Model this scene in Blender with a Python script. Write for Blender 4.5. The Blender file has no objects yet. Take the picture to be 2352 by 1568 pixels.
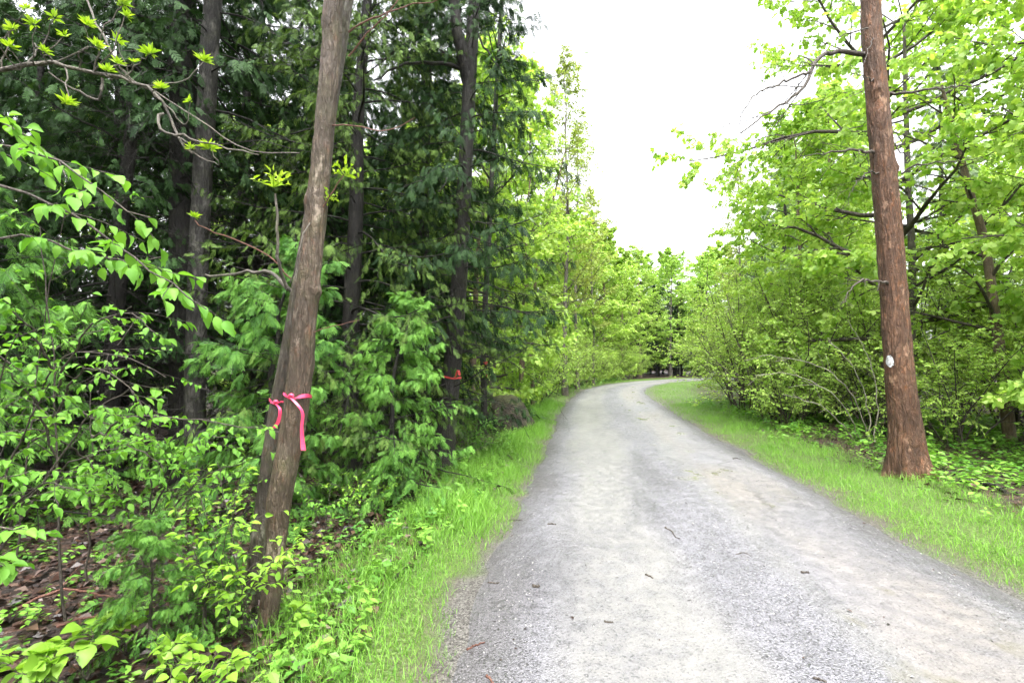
import bpy, math, random
import numpy as np
from mathutils import Vector, Matrix

SC = bpy.context.scene
COL = SC.collection
R_ = math.radians

# ------------------------------------------------------------------ camera
CAM_H, PITCH = 1.55, 2.4
cam = bpy.data.cameras.new('camera')
cam.lens = 18.0; cam.sensor_width = 36.0; cam.clip_end = 2000; cam.clip_start = 0.05
camo = bpy.data.objects.new('camera', cam); COL.objects.link(camo)
camo.location = (0, 0, CAM_H); camo.rotation_euler = (R_(90 + PITCH), 0, 0)
SC.camera = camo

# ------------------------------------------------------------------ light
SUN_EL, SUN_AZ = 70.0, -178.0
world = bpy.data.worlds.new('World'); SC.world = world; world.use_nodes = True
wn = world.node_tree; wn.nodes.clear()
sky = wn.nodes.new('ShaderNodeTexSky'); sky.sky_type = 'NISHITA'; sky.sun_disc = False
sky.sun_elevation = R_(SUN_EL); sky.sun_rotation = R_(SUN_AZ)
sky.air_density = 1.0; sky.dust_density = 4.0; sky.ozone_density = 1.0
hs = wn.nodes.new('ShaderNodeHueSaturation'); hs.inputs['Saturation'].default_value = 0.12
bg = wn.nodes.new('ShaderNodeBackground'); bg.inputs['Strength'].default_value = 0.15
wo = wn.nodes.new('ShaderNodeOutputWorld')
wn.links.new(sky.outputs[0], hs.inputs['Color']); wn.links.new(hs.outputs[0], bg.inputs['Color'])
wn.links.new(bg.outputs[0], wo.inputs['Surface'])
sl = bpy.data.lights.new('sun', 'SUN'); sl.energy = 1.1; sl.angle = R_(40); sl.color = (1.0, 0.97, 0.92)
so = bpy.data.objects.new('sun', sl); COL.objects.link(so)
az = R_(SUN_AZ); el = R_(SUN_EL)
sd = Vector((math.sin(az) * math.cos(el), math.cos(az) * math.cos(el), math.sin(el)))
so.rotation_euler = sd.to_track_quat('Z', 'Y').to_euler(); so.location = (0, 0, 30)
SC.view_settings.view_transform = 'Standard'; SC.view_settings.look = 'None'
SC.view_settings.gamma = 1.0; SC.view_settings.use_curve_mapping = False
SC.view_settings.exposure = 2.55
SC.render.engine = 'CYCLES'
SC.cycles.max_bounces = 7; SC.cycles.diffuse_bounces = 5; SC.cycles.glossy_bounces = 2
SC.cycles.transmission_bounces = 4; SC.cycles.transparent_max_bounces = 4
SC.cycles.caustics_reflective = False; SC.cycles.caustics_refractive = False
SC.cycles.use_denoising = True
SC.cycles.use_adaptive_sampling = True; SC.cycles.adaptive_threshold = 0.03; SC.cycles.adaptive_min_samples = 16

# ------------------------------------------------------------------ helpers
F = 1176.0
CP, SP = math.cos(R_(PITCH)), math.sin(R_(PITCH))
def W(u, v, d):
    """the point of the place seen at (u, v) of a 2352 x 1568 view, d metres away along the road"""
    x, z = (u - 1176) / F, -(v - 784) / F
    dy, dz = CP - SP * z, SP + CP * z
    k = d / dy
    return np.array([x * k, d, CAM_H + dz * k])
def G(u, v):
    x, z = (u - 1176) / F, -(v - 784) / F
    dy, dz = CP - SP * z, SP + CP * z
    k = -CAM_H / dz
    return np.array([x * k, dy * k, 0.0])

def nrm(a):
    return a / np.maximum(np.linalg.norm(a, axis=-1, keepdims=True), 1e-9)

def _hash(ix, iy, iz, seed):
    h = (ix.astype(np.int64) * 374761393 + iy.astype(np.int64) * 668265263 + iz.astype(np.int64) * 2147483647 + seed * 974634777) & 0xFFFFFFFF
    h = ((h ^ (h >> 13)) * 1274126177) & 0xFFFFFFFF
    h = ((h ^ (h >> 16)) * 2246822519) & 0xFFFFFFFF
    return ((h ^ (h >> 15)) & 0xFFFFFF) / float(0xFFFFFF)
def vnoise(p, seed=0):
    p = np.asarray(p, float)
    i = np.floor(p).astype(np.int64); f = p - i; f = f * f * (3 - 2 * f)
    o = 0
    for a in (0, 1):
        for b in (0, 1):
            for c in (0, 1):
                w = (f[..., 0] if a else 1 - f[..., 0]) * (f[..., 1] if b else 1 - f[..., 1]) * (f[..., 2] if c else 1 - f[..., 2])
                o = o + w * _hash(i[..., 0] + a, i[..., 1] + b, i[..., 2] + c, seed)
    return o
def fbm(p, seed=0, oct=3):
    p = np.asarray(p, float); s = 0; a = 0.5; t = 0
    for k in range(oct):
        s = s + a * vnoise(p * 2 ** k, seed + k * 7); t += a; a *= 0.5
    return s / t

class MB:
    def __init__(s):
        s.v = []; s.l = []; s.t = []; s.r = []; s.n = 0; s.sm = []
    def add(s, verts, loops, totals, rnd=0.5, smooth=False):
        verts = np.asarray(verts, np.float32).reshape(-1, 3)
        loops = np.asarray(loops, np.int32).ravel(); totals = np.asarray(totals, np.int32).ravel()
        s.v.append(verts); s.l.append(loops + s.n); s.t.append(totals)
        s.r.append(np.broadcast_to(np.asarray(rnd, np.float32).ravel() if np.ndim(rnd) else np.float32(rnd), (len(verts),)))
        s.sm.append(np.full(len(totals), smooth)); s.n += len(verts)
    def mesh(s, name, mat):
        me = bpy.data.meshes.new(name)
        v = np.concatenate(s.v); l = np.concatenate(s.l); t = np.concatenate(s.t)
        me.vertices.add(len(v)); me.vertices.foreach_set('co', v.ravel())
        me.loops.add(len(l)); me.loops.foreach_set('vertex_index', l)
        me.polygons.add(len(t))
        st = np.zeros(len(t), np.int32); st[1:] = np.cumsum(t)[:-1]
        me.polygons.foreach_set('loop_start', st)
        me.polygons.foreach_set('use_smooth', np.concatenate(s.sm))
        a = me.attributes.new('rnd', 'FLOAT', 'POINT'); a.data.foreach_set('value', np.concatenate(s.r).astype(np.float32))
        me.materials.append(mat); me.update(calc_edges=True)
        return me
    def build(s, name, mat, parent=None, loc=None):
        return link(name, s.mesh(name, mat), parent, loc)

def link(name, me, parent=None, loc=None):
    o = bpy.data.objects.new(name, me); COL.objects.link(o)
    if parent is not None: o.parent = parent
    if loc is not None: o.location = loc
    return o
def tag(o, label=None, cat=None, group=None, kind=None):
    if label: o['label'] = label
    if cat: o['category'] = cat
    if group: o['group'] = group
    if kind: o['kind'] = kind
    return o
def thing(name, label, cat, loc=(0, 0, 0), group=None):
    o = bpy.data.objects.new(name, None); COL.objects.link(o); o.location = loc
    o.empty_display_size = 0.1
    return tag(o, label, cat, group)

# template = (verts, faces)
def place(mb, tpl, O, X, Y, Z, S, rnd):
    """copies of a template: O origins (M,3), X,Y,Z axes (M,3), S sizes (M,)"""
    tv, tf = tpl; M = len(O); nv = len(tv)
    S = np.broadcast_to(np.asarray(S, float), (M,))
    V = O[:, None, :] + S[:, None, None] * (tv[None, :, 0, None] * X[:, None] + tv[None, :, 1, None] * Y[:, None] + tv[None, :, 2, None] * Z[:, None])
    fl = np.concatenate([np.array(f) for f in tf]); ft = np.array([len(f) for f in tf])
    L = (fl[None] + (np.arange(M) * nv)[:, None]).ravel()
    mb.add(V, L, np.tile(ft, M), np.repeat(rnd, nv))

def tubes(mb, P, R, k=4, rnd=0.5, cap=False):
    P = np.asarray(P, float); R = np.asarray(R, float)
    if P.ndim == 2: P = P[None]; R = R[None]
    M, n, _ = P.shape
    T = nrm(np.gradient(P, axis=1)); mt = nrm(T.mean(1))
    ref = np.where(np.abs(mt[:, 2:3]) > 0.8, np.array([[1.0, 0.13, 0]]), np.array([[0.1, 0.05, 1.0]]))
    A = nrm(np.cross(T, ref[:, None])); B = np.cross(T, A)
    th = np.arange(k) / k * 2 * np.pi
    V = P[:, :, None] + R[:, :, None, None] * (np.cos(th)[:, None] * A[:, :, None] + np.sin(th)[:, None] * B[:, :, None])
    i = np.arange(n - 1)[:, None] * k; j = np.arange(k)[None]; j2 = (j + 1) % k
    q = np.stack([i + j, i + j2, i + k + j2, i + k + j], -1).reshape(-1, 4)
    L = (q[None] + (np.arange(M) * n * k)[:, None, None]).ravel()
    mb.add(V, L, np.full(M * len(q), 4), np.repeat(np.broadcast_to(rnd, (M,)), n * k), True)
    if cap:
        for m in range(M):
            b = V[m]; mb.add(b[0][::-1], np.arange(k), [k], 0.5); mb.add(b[-1], np.arange(k), [k], 0.5)

def spline(pts, n):
    pts = np.asarray(pts, float)
    d = np.r_[0, np.cumsum(np.linalg.norm(np.diff(pts[:, :3], axis=0), axis=1))]
    ext = np.vstack([2 * pts[0] - pts[1], pts, 2 * pts[-1] - pts[-2]])
    t = np.linspace(0, d[-1], n); k = np.clip(np.searchsorted(d, t, side='right') - 1, 0, len(pts) - 2)
    f = ((t - d[k]) / (d[k + 1] - d[k]))[:, None]
    a, b, c, e = ext[k], ext[k + 1], ext[k + 2], ext[k + 3]
    return 0.5 * (2 * b + (c - a) * f + (2 * a - 5 * b + 4 * c - e) * f ** 2 + (3 * b - a - 3 * c + e) * f ** 3)

def sprout(rng, P, R, count, t0, t1, ang, ratio, n, bend=0.0, jit=0.15, flat=0.0, rr=0.5, taper=0.45, lj=0.3):
    """side shoots on the polylines P (M,n,3); returns their polylines and radii"""
    M, n0, _ = P.shape
    m = np.repeat(np.arange(M), count); N = len(m)
    idx = np.tile(np.arange(count), M)
    t = t0 + (t1 - t0) * (idx + rng.uniform(0.1, 0.9, N)) / count
    ft = t * (n0 - 1); i = np.minimum(ft.astype(int), n0 - 2); f = (ft - i)[:, None]
    pos = P[m, i] * (1 - f) + P[m, i + 1] * f
    rad = R[m, i] * (1 - f[:, 0]) + R[m, i + 1] * f[:, 0]
    T = nrm(P[m, i + 1] - P[m, i])
    up = np.array([0, 0, 1.0])
    side = nrm(np.cross(T, up) + 1e-6) * np.where(idx % 2 == 0, 1, -1)[:, None]
    rv = rng.normal(size=(N, 3)); rv = nrm(rv - (rv * T).sum(1, keepdims=True) * T)
    S = nrm(flat * side + (1 - flat) * rv)
    a = R_(ang) * rng.uniform(0.75, 1.25, N)[:, None]
    D = nrm(np.cos(a) * T + np.sin(a) * S)
    L = np.linalg.norm(np.diff(P, axis=1), axis=2).sum(1)[m] * ratio * (1 - taper * t) * rng.uniform(1 - lj, 1 + lj, N)
    pts = [pos]; d = D
    for k in range(n - 1):
        d = nrm(d + bend * up + rng.normal(size=(N, 3)) * jit)
        pts.append(pts[-1] + d * (L / (n - 1))[:, None])
    Q = np.stack(pts, 1)
    rad = rad * rr
    return Q, rad[:, None] * np.linspace(1, 0.35, n)[None]

def along(rng, P, K, t0, t1, jitter=0.4):
    M, n, _ = P.shape
    m = np.repeat(np.arange(M), K); idx = np.tile(np.arange(K), M); N = len(m)
    t = np.clip(t0 + (t1 - t0) * (idx + 0.5 + rng.uniform(-jitter, jitter, N)) / K, 0, 1)
    ft = t * (n - 1); i = np.minimum(ft.astype(int), n - 2); f = (ft - i)[:, None]
    pos = P[m, i] * (1 - f) + P[m, i + 1] * f
    return pos, nrm(P[m, i + 1] - P[m, i]), idx, t

def leaf_axes(rng, T, idx, spread=50, droop=0.35, tilt=0.45, flat=0.8):
    N = len(T); up = np.array([0, 0, 1.0])
    side = nrm(np.cross(T, up) + 1e-6) * np.where(idx % 2 == 0, 1, -1)[:, None]
    rv = rng.normal(size=(N, 3))
    S = nrm(flat * side + (1 - flat) * rv)
    a = R_(spread) * rng.uniform(0.5, 1.4, N)[:, None]
    Y = nrm(np.cos(a) * T + np.sin(a) * S + np.array([0, 0, -1.0]) * droop * rng.uniform(0, 1.8, (N, 1)))
    Zr = up + rng.normal(size=(N, 3)) * tilt
    X = nrm(np.cross(Y, Zr)); Z = np.cross(X, Y)
    return X, Y, Z

# ------------------------------------------------------------------ leaf templates (length 1 along +Y)
def A3(l): return np.array(l, float)
T_TRI = (A3([(0, 0, 0), (.28, .5, .04), (0, 1, -.05), (-.28, .5, .04)]), [(0, 1, 2), (0, 2, 3)])
T_OVAL = (A3([(0, 0, 0), (.24, .28, .05), (.22, .62, .03), (0, 1, -.08), (-.22, .62, .03), (-.24, .28, .05)]), [(0, 1, 2, 3), (0, 3, 4, 5)])
T_DIAM = (A3([(0, 0, 0), (.3, .45, .05), (0, 1, -.06), (-.3, .45, .05)]), [(0, 1, 2), (0, 2, 3)])
T_MAPLE = (A3([(0, 0, 0), (.46, .22, -.01), (.25, .42, .03), (.30, .76, -.04), (0, 1, -.12), (-.30, .76, -.04), (-.25, .42, .03), (-.46, .22, -.01), (0, .42, .05)]),
           [(0, 1, 2, 8), (8, 2, 3, 4), (8, 4, 5, 6), (8, 6, 7, 0)])
def blade(n=3, w=0.022, curl=0.45):
    v = []; f = []
    for i in range(n):
        t = i / n; y = math.sin(t * curl * 1.6) * 0.5 * t; z = t * (1 - 0.25 * t * curl)
        ww = w * (1 - 0.55 * t)
        v += [(-ww, y, z), (ww, y, z)]
    v.append((0, math.sin(curl * 1.6) * 0.55, 1 - 0.3 * curl))
    for i in range(n - 1): f.append((2 * i, 2 * i + 1, 2 * i + 3, 2 * i + 2))
    f.append((2 * n - 2, 2 * n - 1, 2 * n))
    return (A3(v), f)
def cedar_spray(seed=0, pairs=6, w=0.035, second=0.34):
    rs = random.Random(seed); v = []; f = []
    def dz(x, y): return -0.22 * y * y - 0.5 * x * x
    def finger(p, q, w):
        d = np.array(q) - np.array(p); s = np.array([-d[1], d[0]]); s = s / (np.linalg.norm(s) + 1e-9) * w
        m = np.array(p) + d * 0.45; b = len(v)
        for c in (p, m + s, q, m - s): v.append((c[0], c[1], dz(c[0], c[1])))
        f.append((b, b + 1, b + 2, b + 3))
    finger((0, 0), (0, 1.0), 0.03)
    for i in range(pairs):
        y = 0.08 + 0.8 * i / pairs
        for sg in (-1, 1):
            y2 = y + (0.06 if sg > 0 else 0) + rs.uniform(-.02, .02)
            L = (0.56 - 0.36 * (i / pairs) ** 1.3) * rs.uniform(0.75, 1.1) * (0.75 if i == 0 else 1)
            an = R_(rs.uniform(28, 42))
            q = (sg * L * math.sin(an), y2 + L * math.cos(an))
            finger((0, y2), q, w * 1.1)
            if L > second:
                k = 0.5; p = (q[0] * k, y2 + (q[1] - y2) * k)
                finger(p, (p[0] + sg * L * 0.10, p[1] + L * 0.42), w)
                k = 0.42; p = (q[0] * k, y2 + (q[1] - y2) * k)
                finger(p, (p[0] + sg * L * 0.48, p[1] + L * 0.08), w)
    return (A3(v), f)
T_SPRAY = [cedar_spray(i, 5, .031, 9) for i in range(3)]
for _t in T_SPRAY: _t[0][:, 0] *= .85
T_SPRAY_LO = [cedar_spray(9, 4, 0.05, 9)]

# ------------------------------------------------------------------ materials
MATS = {}
class NT:
    def __init__(s, name):
        s.m = bpy.data.materials.new(name); s.m.use_nodes = True; s.t = s.m.node_tree; s.t.nodes.clear()
        s.out = s.t.nodes.new('ShaderNodeOutputMaterial')
    def n(s, typ, **kw):
        nd = s.t.nodes.new('ShaderNode' + typ)
        for k, v in kw.items():
            if k in nd.inputs: s.set(nd.inputs[k], v)
            elif hasattr(nd, k): setattr(nd, k, v)
            else: s.set(nd.inputs[k.replace('_', ' ')], v)
        return nd
    def set(s, inp, v):
        if isinstance(v, bpy.types.NodeSocket): s.t.links.new(v, inp)
        elif isinstance(v, bpy.types.Node): s.t.links.new(v.outputs[0], inp)
        else:
            if isinstance(v, (tuple, list)) and len(v) == 3 and inp.type == 'RGBA': v = (*v, 1)
            inp.default_value = v
    def ramp(s, fac, stops, interp='LINEAR'):
        r = s.n('ValToRGB'); s.set(r.inputs[0], fac); e = r.color_ramp; e.interpolation = interp
        while len(e.elements) < len(stops): e.elements.new(0.5)
        for el, (p, c) in zip(e.elements, stops):
            el.position = p; el.color = (*c, 1) if isinstance(c, tuple) else (c, c, c, 1)
        return r.outputs[0]
    def math(s, op, a, b=0.0, clamp=False):
        m = s.n('Math', operation=op, use_clamp=clamp); s.set(m.inputs[0], a); s.set(m.inputs[1], b); return m.outputs[0]
    def mix(s, fac, a, b, mode='MIX'):
        m = s.n('MixRGB', blend_type=mode); s.set(m.inputs[0], fac); s.set(m.inputs[1], a); s.set(m.inputs[2], b); return m.outputs[0]
    def noise(s, vec, scale, detail=3, rough=0.6, dim='3D'):
        m = s.n('TexNoise', noise_dimensions=dim); s.set(m.inputs['Vector'], vec); m.inputs['Scale'].default_value = scale
        m.inputs['Detail'].default_value = detail; m.inputs['Roughness'].default_value = rough; return m.outputs[0]
    def vor(s, vec, scale, feature='F1', out='Distance'):
        m = s.n('TexVoronoi', feature=feature); s.set(m.inputs['Vector'], vec); m.inputs['Scale'].default_value = scale; return m.outputs[out]
    def mapping(s, vec, scale=(1, 1, 1), loc=(0, 0, 0), rot=(0, 0, 0)):
        m = s.n('Mapping'); s.set(m.inputs['Vector'], vec); m.inputs['Scale'].default_value = scale
        m.inputs['Location'].default_value = loc; m.inputs['Rotation'].default_value = rot; return m.outputs[0]
    def obj(s): return s.n('TexCoord').outputs['Object']
    def attr(s, name): return s.n('Attribute', attribute_name=name).outputs['Fac']
    def bump(s, h, strength=0.5, dist=0.02):
        b = s.n('Bump'); s.set(b.inputs['Height'], h); b.inputs['Strength'].default_value = strength; b.inputs['Distance'].default_value = dist; return b.outputs[0]
    def finish(s, col, rough=0.8, spec=0.3, bump=None):
        p = s.n('BsdfPrincipled'); s.set(p.inputs['Base Color'], col); s.set(p.inputs['Roughness'], rough)
        p.inputs['Specular IOR Level'].default_value = spec
        if bump is not None: s.set(p.inputs['Normal'], bump)
        s.set(s.out.inputs['Surface'], p.outputs[0]); MATS[s.m.name] = s.m; return s.m

def leaf_mat(name, c_lo, c_hi, trans=0.42, tcol=(1.15, 1.2, 0.55), rough=0.42, spec=0.35, patch=0.5, straw=None):
    t = NT(name)
    r = t.attr('rnd'); oi = t.n('ObjectInfo').outputs['Random']
    big = t.noise(t.n('NewGeometry').outputs['Position'], 0.9, 2)
    f = t.math('ADD', t.math('MULTIPLY', r, 0.75), t.math('MULTIPLY', t.math('SUBTRACT', big, 0.5), patch))
    f = t.math('ADD', f, t.math('MULTIPLY', t.math('SUBTRACT', oi, 0.5), 0.35), clamp=True)
    c = t.ramp(f, [(0.0, c_lo), (0.85, c_hi)])
    if straw: c = t.mix(t.ramp(r, [(0.035, 1.0), (0.05, 0.0)]), c, straw)
    p = t.n('BsdfPrincipled'); t.set(p.inputs['Base Color'], c); p.inputs['Roughness'].default_value = rough
    p.inputs['Specular IOR Level'].default_value = spec
    tr = t.n('BsdfTranslucent'); t.set(tr.inputs['Color'], t.mix(1.0, c, tcol, 'MULTIPLY'))
    mx = t.n('MixShader'); t.set(mx.inputs[0], trans); t.set(mx.inputs[1], p.outputs[0]); t.set(mx.inputs[2], tr.outputs[0])
    t.set(t.out.inputs['Surface'], mx.outputs[0]); MATS[name] = t.m; return t.m

M_LIME = leaf_mat('leaf_lime', (.23, .37, .06), (.46, .59, .15), trans=.46, tcol=(1.08, 1.2, .6))
M_MAPLE = leaf_mat('leaf_maple', (.21, .38, .06), (.46, .61, .15), trans=.5)
M_BIRCH = leaf_mat('leaf_birch', (.08, .235, .03), (.22, .43, .06), trans=0.4, spec=.2, rough=.5)
M_BUSH = leaf_mat('leaf_yellowgreen', (.14, .31, .03), (.30, .49, .055))
M_BUD = leaf_mat('leaf_bud', (.22, .37, .02), (.38, .52, .05), trans=.45)
M_PALE = leaf_mat('leaf_pale', (.20, .26, .06), (.36, .43, .11))
M_CEDAR = leaf_mat('cedar_shade_green', (.013, .032, .012), (.048, .102, .030), trans=0.2, rough=0.65, spec=0.12, patch=0.9)  # foliage green darkened so the colour carries the stand's deep shade
M_CEDARM = leaf_mat('cedar_lit_green', (.030, .062, .014), (.125, .208, .042), trans=0.2, rough=0.6, spec=0.14, patch=0.9)  # lighter copy of the cedar green for the front-lit bushy cedar
M_CEDARY = leaf_mat('cedar_young_green', (.06, .165, .03), (.155, .33, .05), trans=0.22, rough=0.5, spec=0.2, patch=0.6)
M_CEDARG = leaf_mat('cedar_grey_green', (.11, .17, .09), (.23, .33, .15), trans=0.25, rough=0.5, patch=0.7)
M_GRASS = leaf_mat('grass_green', (.075, .205, .025), (.215, .415, .06), trans=0.32, rough=0.45, spec=0.3, straw=(.30, .23, .11))
M_HERB = leaf_mat('herb_green', (.07, .20, .03), (.21, .41, .055), trans=0.3)

def bark_mat(name, dark, mid, light, red=None, s=1.0, moss=0.0, wet=0.6, lichen=0.0, bump=0.8, crackw=0.5, redamt=.6):
    t = NT(name); o = t.obj()
    wp = t.n('TexNoise', Vector=t.mapping(o, (12 * s, 12 * s, 4 * s)), Scale=1.0, Detail=3.0).outputs['Color']
    ov = t.n('MixRGB', blend_type='ADD'); t.set(ov.inputs[0], 0.05 / s); t.set(ov.inputs[1], o); t.set(ov.inputs[2], wp); ov = ov.outputs[0]
    fine = t.noise(t.mapping(ov, (55 * s, 55 * s, 16 * s)), 1.0, 6, 0.7)
    furrow = t.noise(t.mapping(ov, (48 * s, 48 * s, 5 * s)), 1.0, 4, 0.6)
    rd = t.math('ABSOLUTE', t.math('SUBTRACT', t.noise(t.mapping(ov, (30 * s, 30 * s, 4.5 * s), (1, 2, 3)), 1.0, 3, 0.55), 0.5))
    rd2 = t.math('ABSOLUTE', t.math('SUBTRACT', t.noise(t.mapping(ov, (26 * s, 26 * s, 22 * s), (5, 4, 3)), 1.0, 3, 0.6), 0.5))
    ck = t.math('MULTIPLY', t.ramp(rd, [(0.0, 0.0), (0.09, 1.0)]), t.math('MULTIPLY', t.ramp(rd2, [(0.0, 0.45), (0.05, 1.0)]), t.ramp(furrow, [(0.34, 0.2), (0.48, 1.0)])))
    tone = t.math('ADD', t.math('MULTIPLY', fine, .6), t.math('MULTIPLY', t.noise(o, 5.5 * s, 4, .65), .4))
    c = t.ramp(tone, [(0.3, dark), (0.5, mid), (0.72, light)])
    big = t.noise(t.mapping(o, (1, 1, .6)), 4.0 * s, 4, .6)
    if red:
        rm = t.ramp(t.noise(t.mapping(ov, (24 * s, 24 * s, 10 * s), (3, 1, 2)), 1.0, 4, .65), [(0.54, 0.0), (0.68, 1.0)])
        c = t.mix(t.math('MULTIPLY', rm, redamt), c, red)
    c = t.mix(t.math('MULTIPLY', t.math('SUBTRACT', 1.0, ck), crackw), c, tuple(x * 0.4 for x in dark))
    if lichen:
        lm = t.ramp(t.noise(t.mapping(o, (9, 9, 4), (7, 2, 5)), 1.0, 6, 0.7), [(0.60 - 0.1 * lichen, 0.0), (0.66, 1.0)])
        c = t.mix(t.math('MULTIPLY', lm, 0.8), c, tuple(min(.42, x * 1.6) for x in light))
    if moss:
        mm = t.ramp(t.noise(o, 6, 5, 0.7), [(0.5, 0.0), (0.72, 1.0)])
        c = t.mix(t.math('MULTIPLY', mm, moss), c, (.10, .13, .025))
    c = t.mix(t.ramp(big, [(0.36, 0.55), (0.6, 0.0)]), c, tuple(x * 0.7 for x in dark))
    h = t.math('ADD', t.math('MULTIPLY', ck, 0.7), t.math('ADD', fine, furrow))
    return t.finish(c, wet, 0.35, t.bump(h, bump, 0.010 / s))
B_ASH = bark_mat('bark_ash', (.045, .032, .022), (.128, .092, .064), (.25, .205, .16), red=(.19, .085, .045), moss=0.25, bump=1.0, redamt=.7, crackw=.65, lichen=.12)
B_ASH2 = bark_mat('bark_ash_dark', (.03, .023, .018), (.075, .06, .048), (.19, .175, .145), red=(.11, .055, .032), moss=0.35, lichen=0.3)
B_PINE = bark_mat('bark_pine', (.040, .021, .012), (.138, .068, .036), (.225, .138, .088), red=(.245, .098, .038), s=0.62, bump=1.0, crackw=.6, redamt=.75, lichen=.2)
B_CEDAR = bark_mat('bark_cedar', (.008, .007, .006), (.020, .017, .015), (.046, .041, .035), s=.8, moss=0.15, lichen=0.2)
B_LICHEN = bark_mat('bark_lichen', (.012, .011, .01), (.036, .033, .029), (.115, .11, .095), s=.8, moss=0.15, lichen=0.9)
B_GREY = bark_mat('bark_grey', (.06, .052, .044), (.15, .13, .11), (.26, .235, .20), moss=0.3)
B_BROWN = bark_mat('bark_brown', (.10, .068, .044), (.21, .155, .10), (.32, .26, .18), moss=0.1)
B_TWIG = bark_mat('bark_twig', (.04, .032, .027), (.09, .074, .06), (.17, .145, .12))
B_PALE = bark_mat('bark_pale', (.22, .19, .15), (.42, .38, .32), (.55, .52, .46), moss=0.1)
B_REDT = bark_mat('bark_red_twig', (.09, .04, .03), (.18, .08, .055), (.28, .16, .12))

# ------------------------------------------------------------------ the road line
CL = np.array([(0.6, -14), (0.95, -6), (1.35, 0), (1.57, 3.3), (1.72, 4.8), (2.0, 6.83), (2.58, 11.2), (3.4, 17), (4.1, 21), (5.85, 29.4), (9.0, 37.6), (14.2, 45.5), (20.5, 51), (29, 54.5), (42, 56), (60, 55)], float)
NS = 1600
cl = spline(np.c_[CL, np.zeros(len(CL))], NS)[:, :2]
cls = np.r_[0, np.cumsum(np.linalg.norm(np.diff(cl, axis=0), axis=1))]
ctan = nrm(np.gradient(cl, axis=0)); crgt = np.c_[ctan[:, 1], -ctan[:, 0]]
def halfw(s, side):
    p = np.c_[s * 0.8, np.full_like(s, 3.1 * side), np.zeros_like(s)]
    q = np.c_[s * 3.5, np.full_like(s, 7.7 * side), np.zeros_like(s)]
    return 1.68 + (.17 * np.clip((20.0 - s) / 3.2, 0, 1) if side < 0 else 0) + 0.16 * (vnoise(p, 5) - .5) + 0.12 * (vnoise(q, 6) - .5)
def road_coord(x, y):
    """signed lateral offset from the centre line (right positive) and distance along it"""
    x = np.asarray(x, float).ravel(); y = np.asarray(y, float).ravel()
    lat = np.empty(len(x)); ss = np.empty(len(x))
    for a in range(0, len(x), 4000):
        d = (x[a:a + 4000, None] - cl[None, ::4, 0]) ** 2 + (y[a:a + 4000, None] - cl[None, ::4, 1]) ** 2
        k = d.argmin(1) * 4
        vx = x[a:a + 4000] - cl[k, 0]; vy = y[a:a + 4000] - cl[k, 1]
        sg = np.sign(vx * crgt[k, 0] + vy * crgt[k, 1])
        lat[a:a + 4000] = sg * np.hypot(vx, vy); ss[a:a + 4000] = cls[k]
    return lat, ss
def edge_dist(x, y):
    lat, s = road_coord(x, y)
    e = np.where(lat < 0, -lat - halfw(s, -1), lat - halfw(s, 1))
    return e, lat, s
def gz(x, y, e=None, lat=None):
    x = np.asarray(x, float).ravel(); y = np.asarray(y, float).ravel()
    if e is None: e, lat, _ = edge_dist(x, y)
    p = np.c_[x, y, np.zeros_like(x)]
    w = np.clip(e / 0.6, 0, 1)
    z = -0.03 + w * (0.02 + 0.05 * (fbm(p * 1.3, 11) - .5) + 0.22 * (fbm(p * 0.25, 12) - .5) * np.clip(e / 3, 0, 1))
    z = z - 0.10 * np.clip((e - 0.9) / 1.5, 0, 1) * (lat < 0)
    z = z + 0.03 * np.clip((e - 0.1) / 0.5, 0, 1)
    return z
def gz1(x, y): return float(gz([x], [y])[0])

# ================================================================== the setting
def axis(lo, hi, step, far, grow=1.22):
    a = list(np.arange(lo, hi + 1e-6, step)); s = step
    while a[-1] < far: s *= grow; a.append(a[-1] + s)
    s = step
    while a[0] > -far: s *= grow; a.insert(0, a[0] - s)
    return np.array(a)
xs = axis(-6, 8, 0.13, 600); ys = axis(0.8, 14, 0.13, 600)
gx, gy = np.meshgrid(xs, ys); ge, gl, gs = edge_dist(gx, gy)
gzv = gz(gx, gy, ge, gl)
mb = MB(); nx, ny = len(xs), len(ys)
i = np.arange(ny - 1)[:, None] * nx; j = np.arange(nx - 1)[None]
q = np.stack([i + j, i + j + 1, i + nx + j + 1, i + nx + j], -1).reshape(-1)
mb.add(np.c_[gx.ravel(), gy.ravel(), gzv], q, np.full(len(q) // 4, 4), np.clip(np.where(gl > 0, ge * np.where(gs > 28, .42, .7), ge * np.where(gs > 30, .6, 1.0)), -2, 20), True)

t = NT('forest_floor'); o = t.n('NewGeometry').outputs['Position']; e = t.attr('rnd'); lat = None
n1 = t.noise(o, 14, 5, 0.7); n2 = t.noise(o, 1.7, 3); n3 = t.noise(o, 60, 3)
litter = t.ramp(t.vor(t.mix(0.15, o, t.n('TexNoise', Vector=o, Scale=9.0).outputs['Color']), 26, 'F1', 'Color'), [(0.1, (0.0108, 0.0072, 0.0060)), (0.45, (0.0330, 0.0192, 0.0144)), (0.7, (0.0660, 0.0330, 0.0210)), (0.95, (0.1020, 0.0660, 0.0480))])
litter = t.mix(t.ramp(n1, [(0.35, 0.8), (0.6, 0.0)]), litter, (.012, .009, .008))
soil = t.ramp(n1, [(0.3, (.035, .028, .018)), (0.7, (.10, .085, .06))])
gsoil = t.ramp(t.noise(o, 45, 4, .7), [(0.3, (.028, .042, .010)), (0.7, (.085, .135, .025))])
gravel = t.ramp(t.vor(o, 95, 'F1', 'Color'), [(0.08, (.016, .014, .012)), (0.4, (.055, .05, .045)), (0.95, (.15, .142, .13))])
ew = t.math('ADD', e, t.math('MULTIPLY', t.math('SUBTRACT', n2, 0.5), 0.8))
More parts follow.
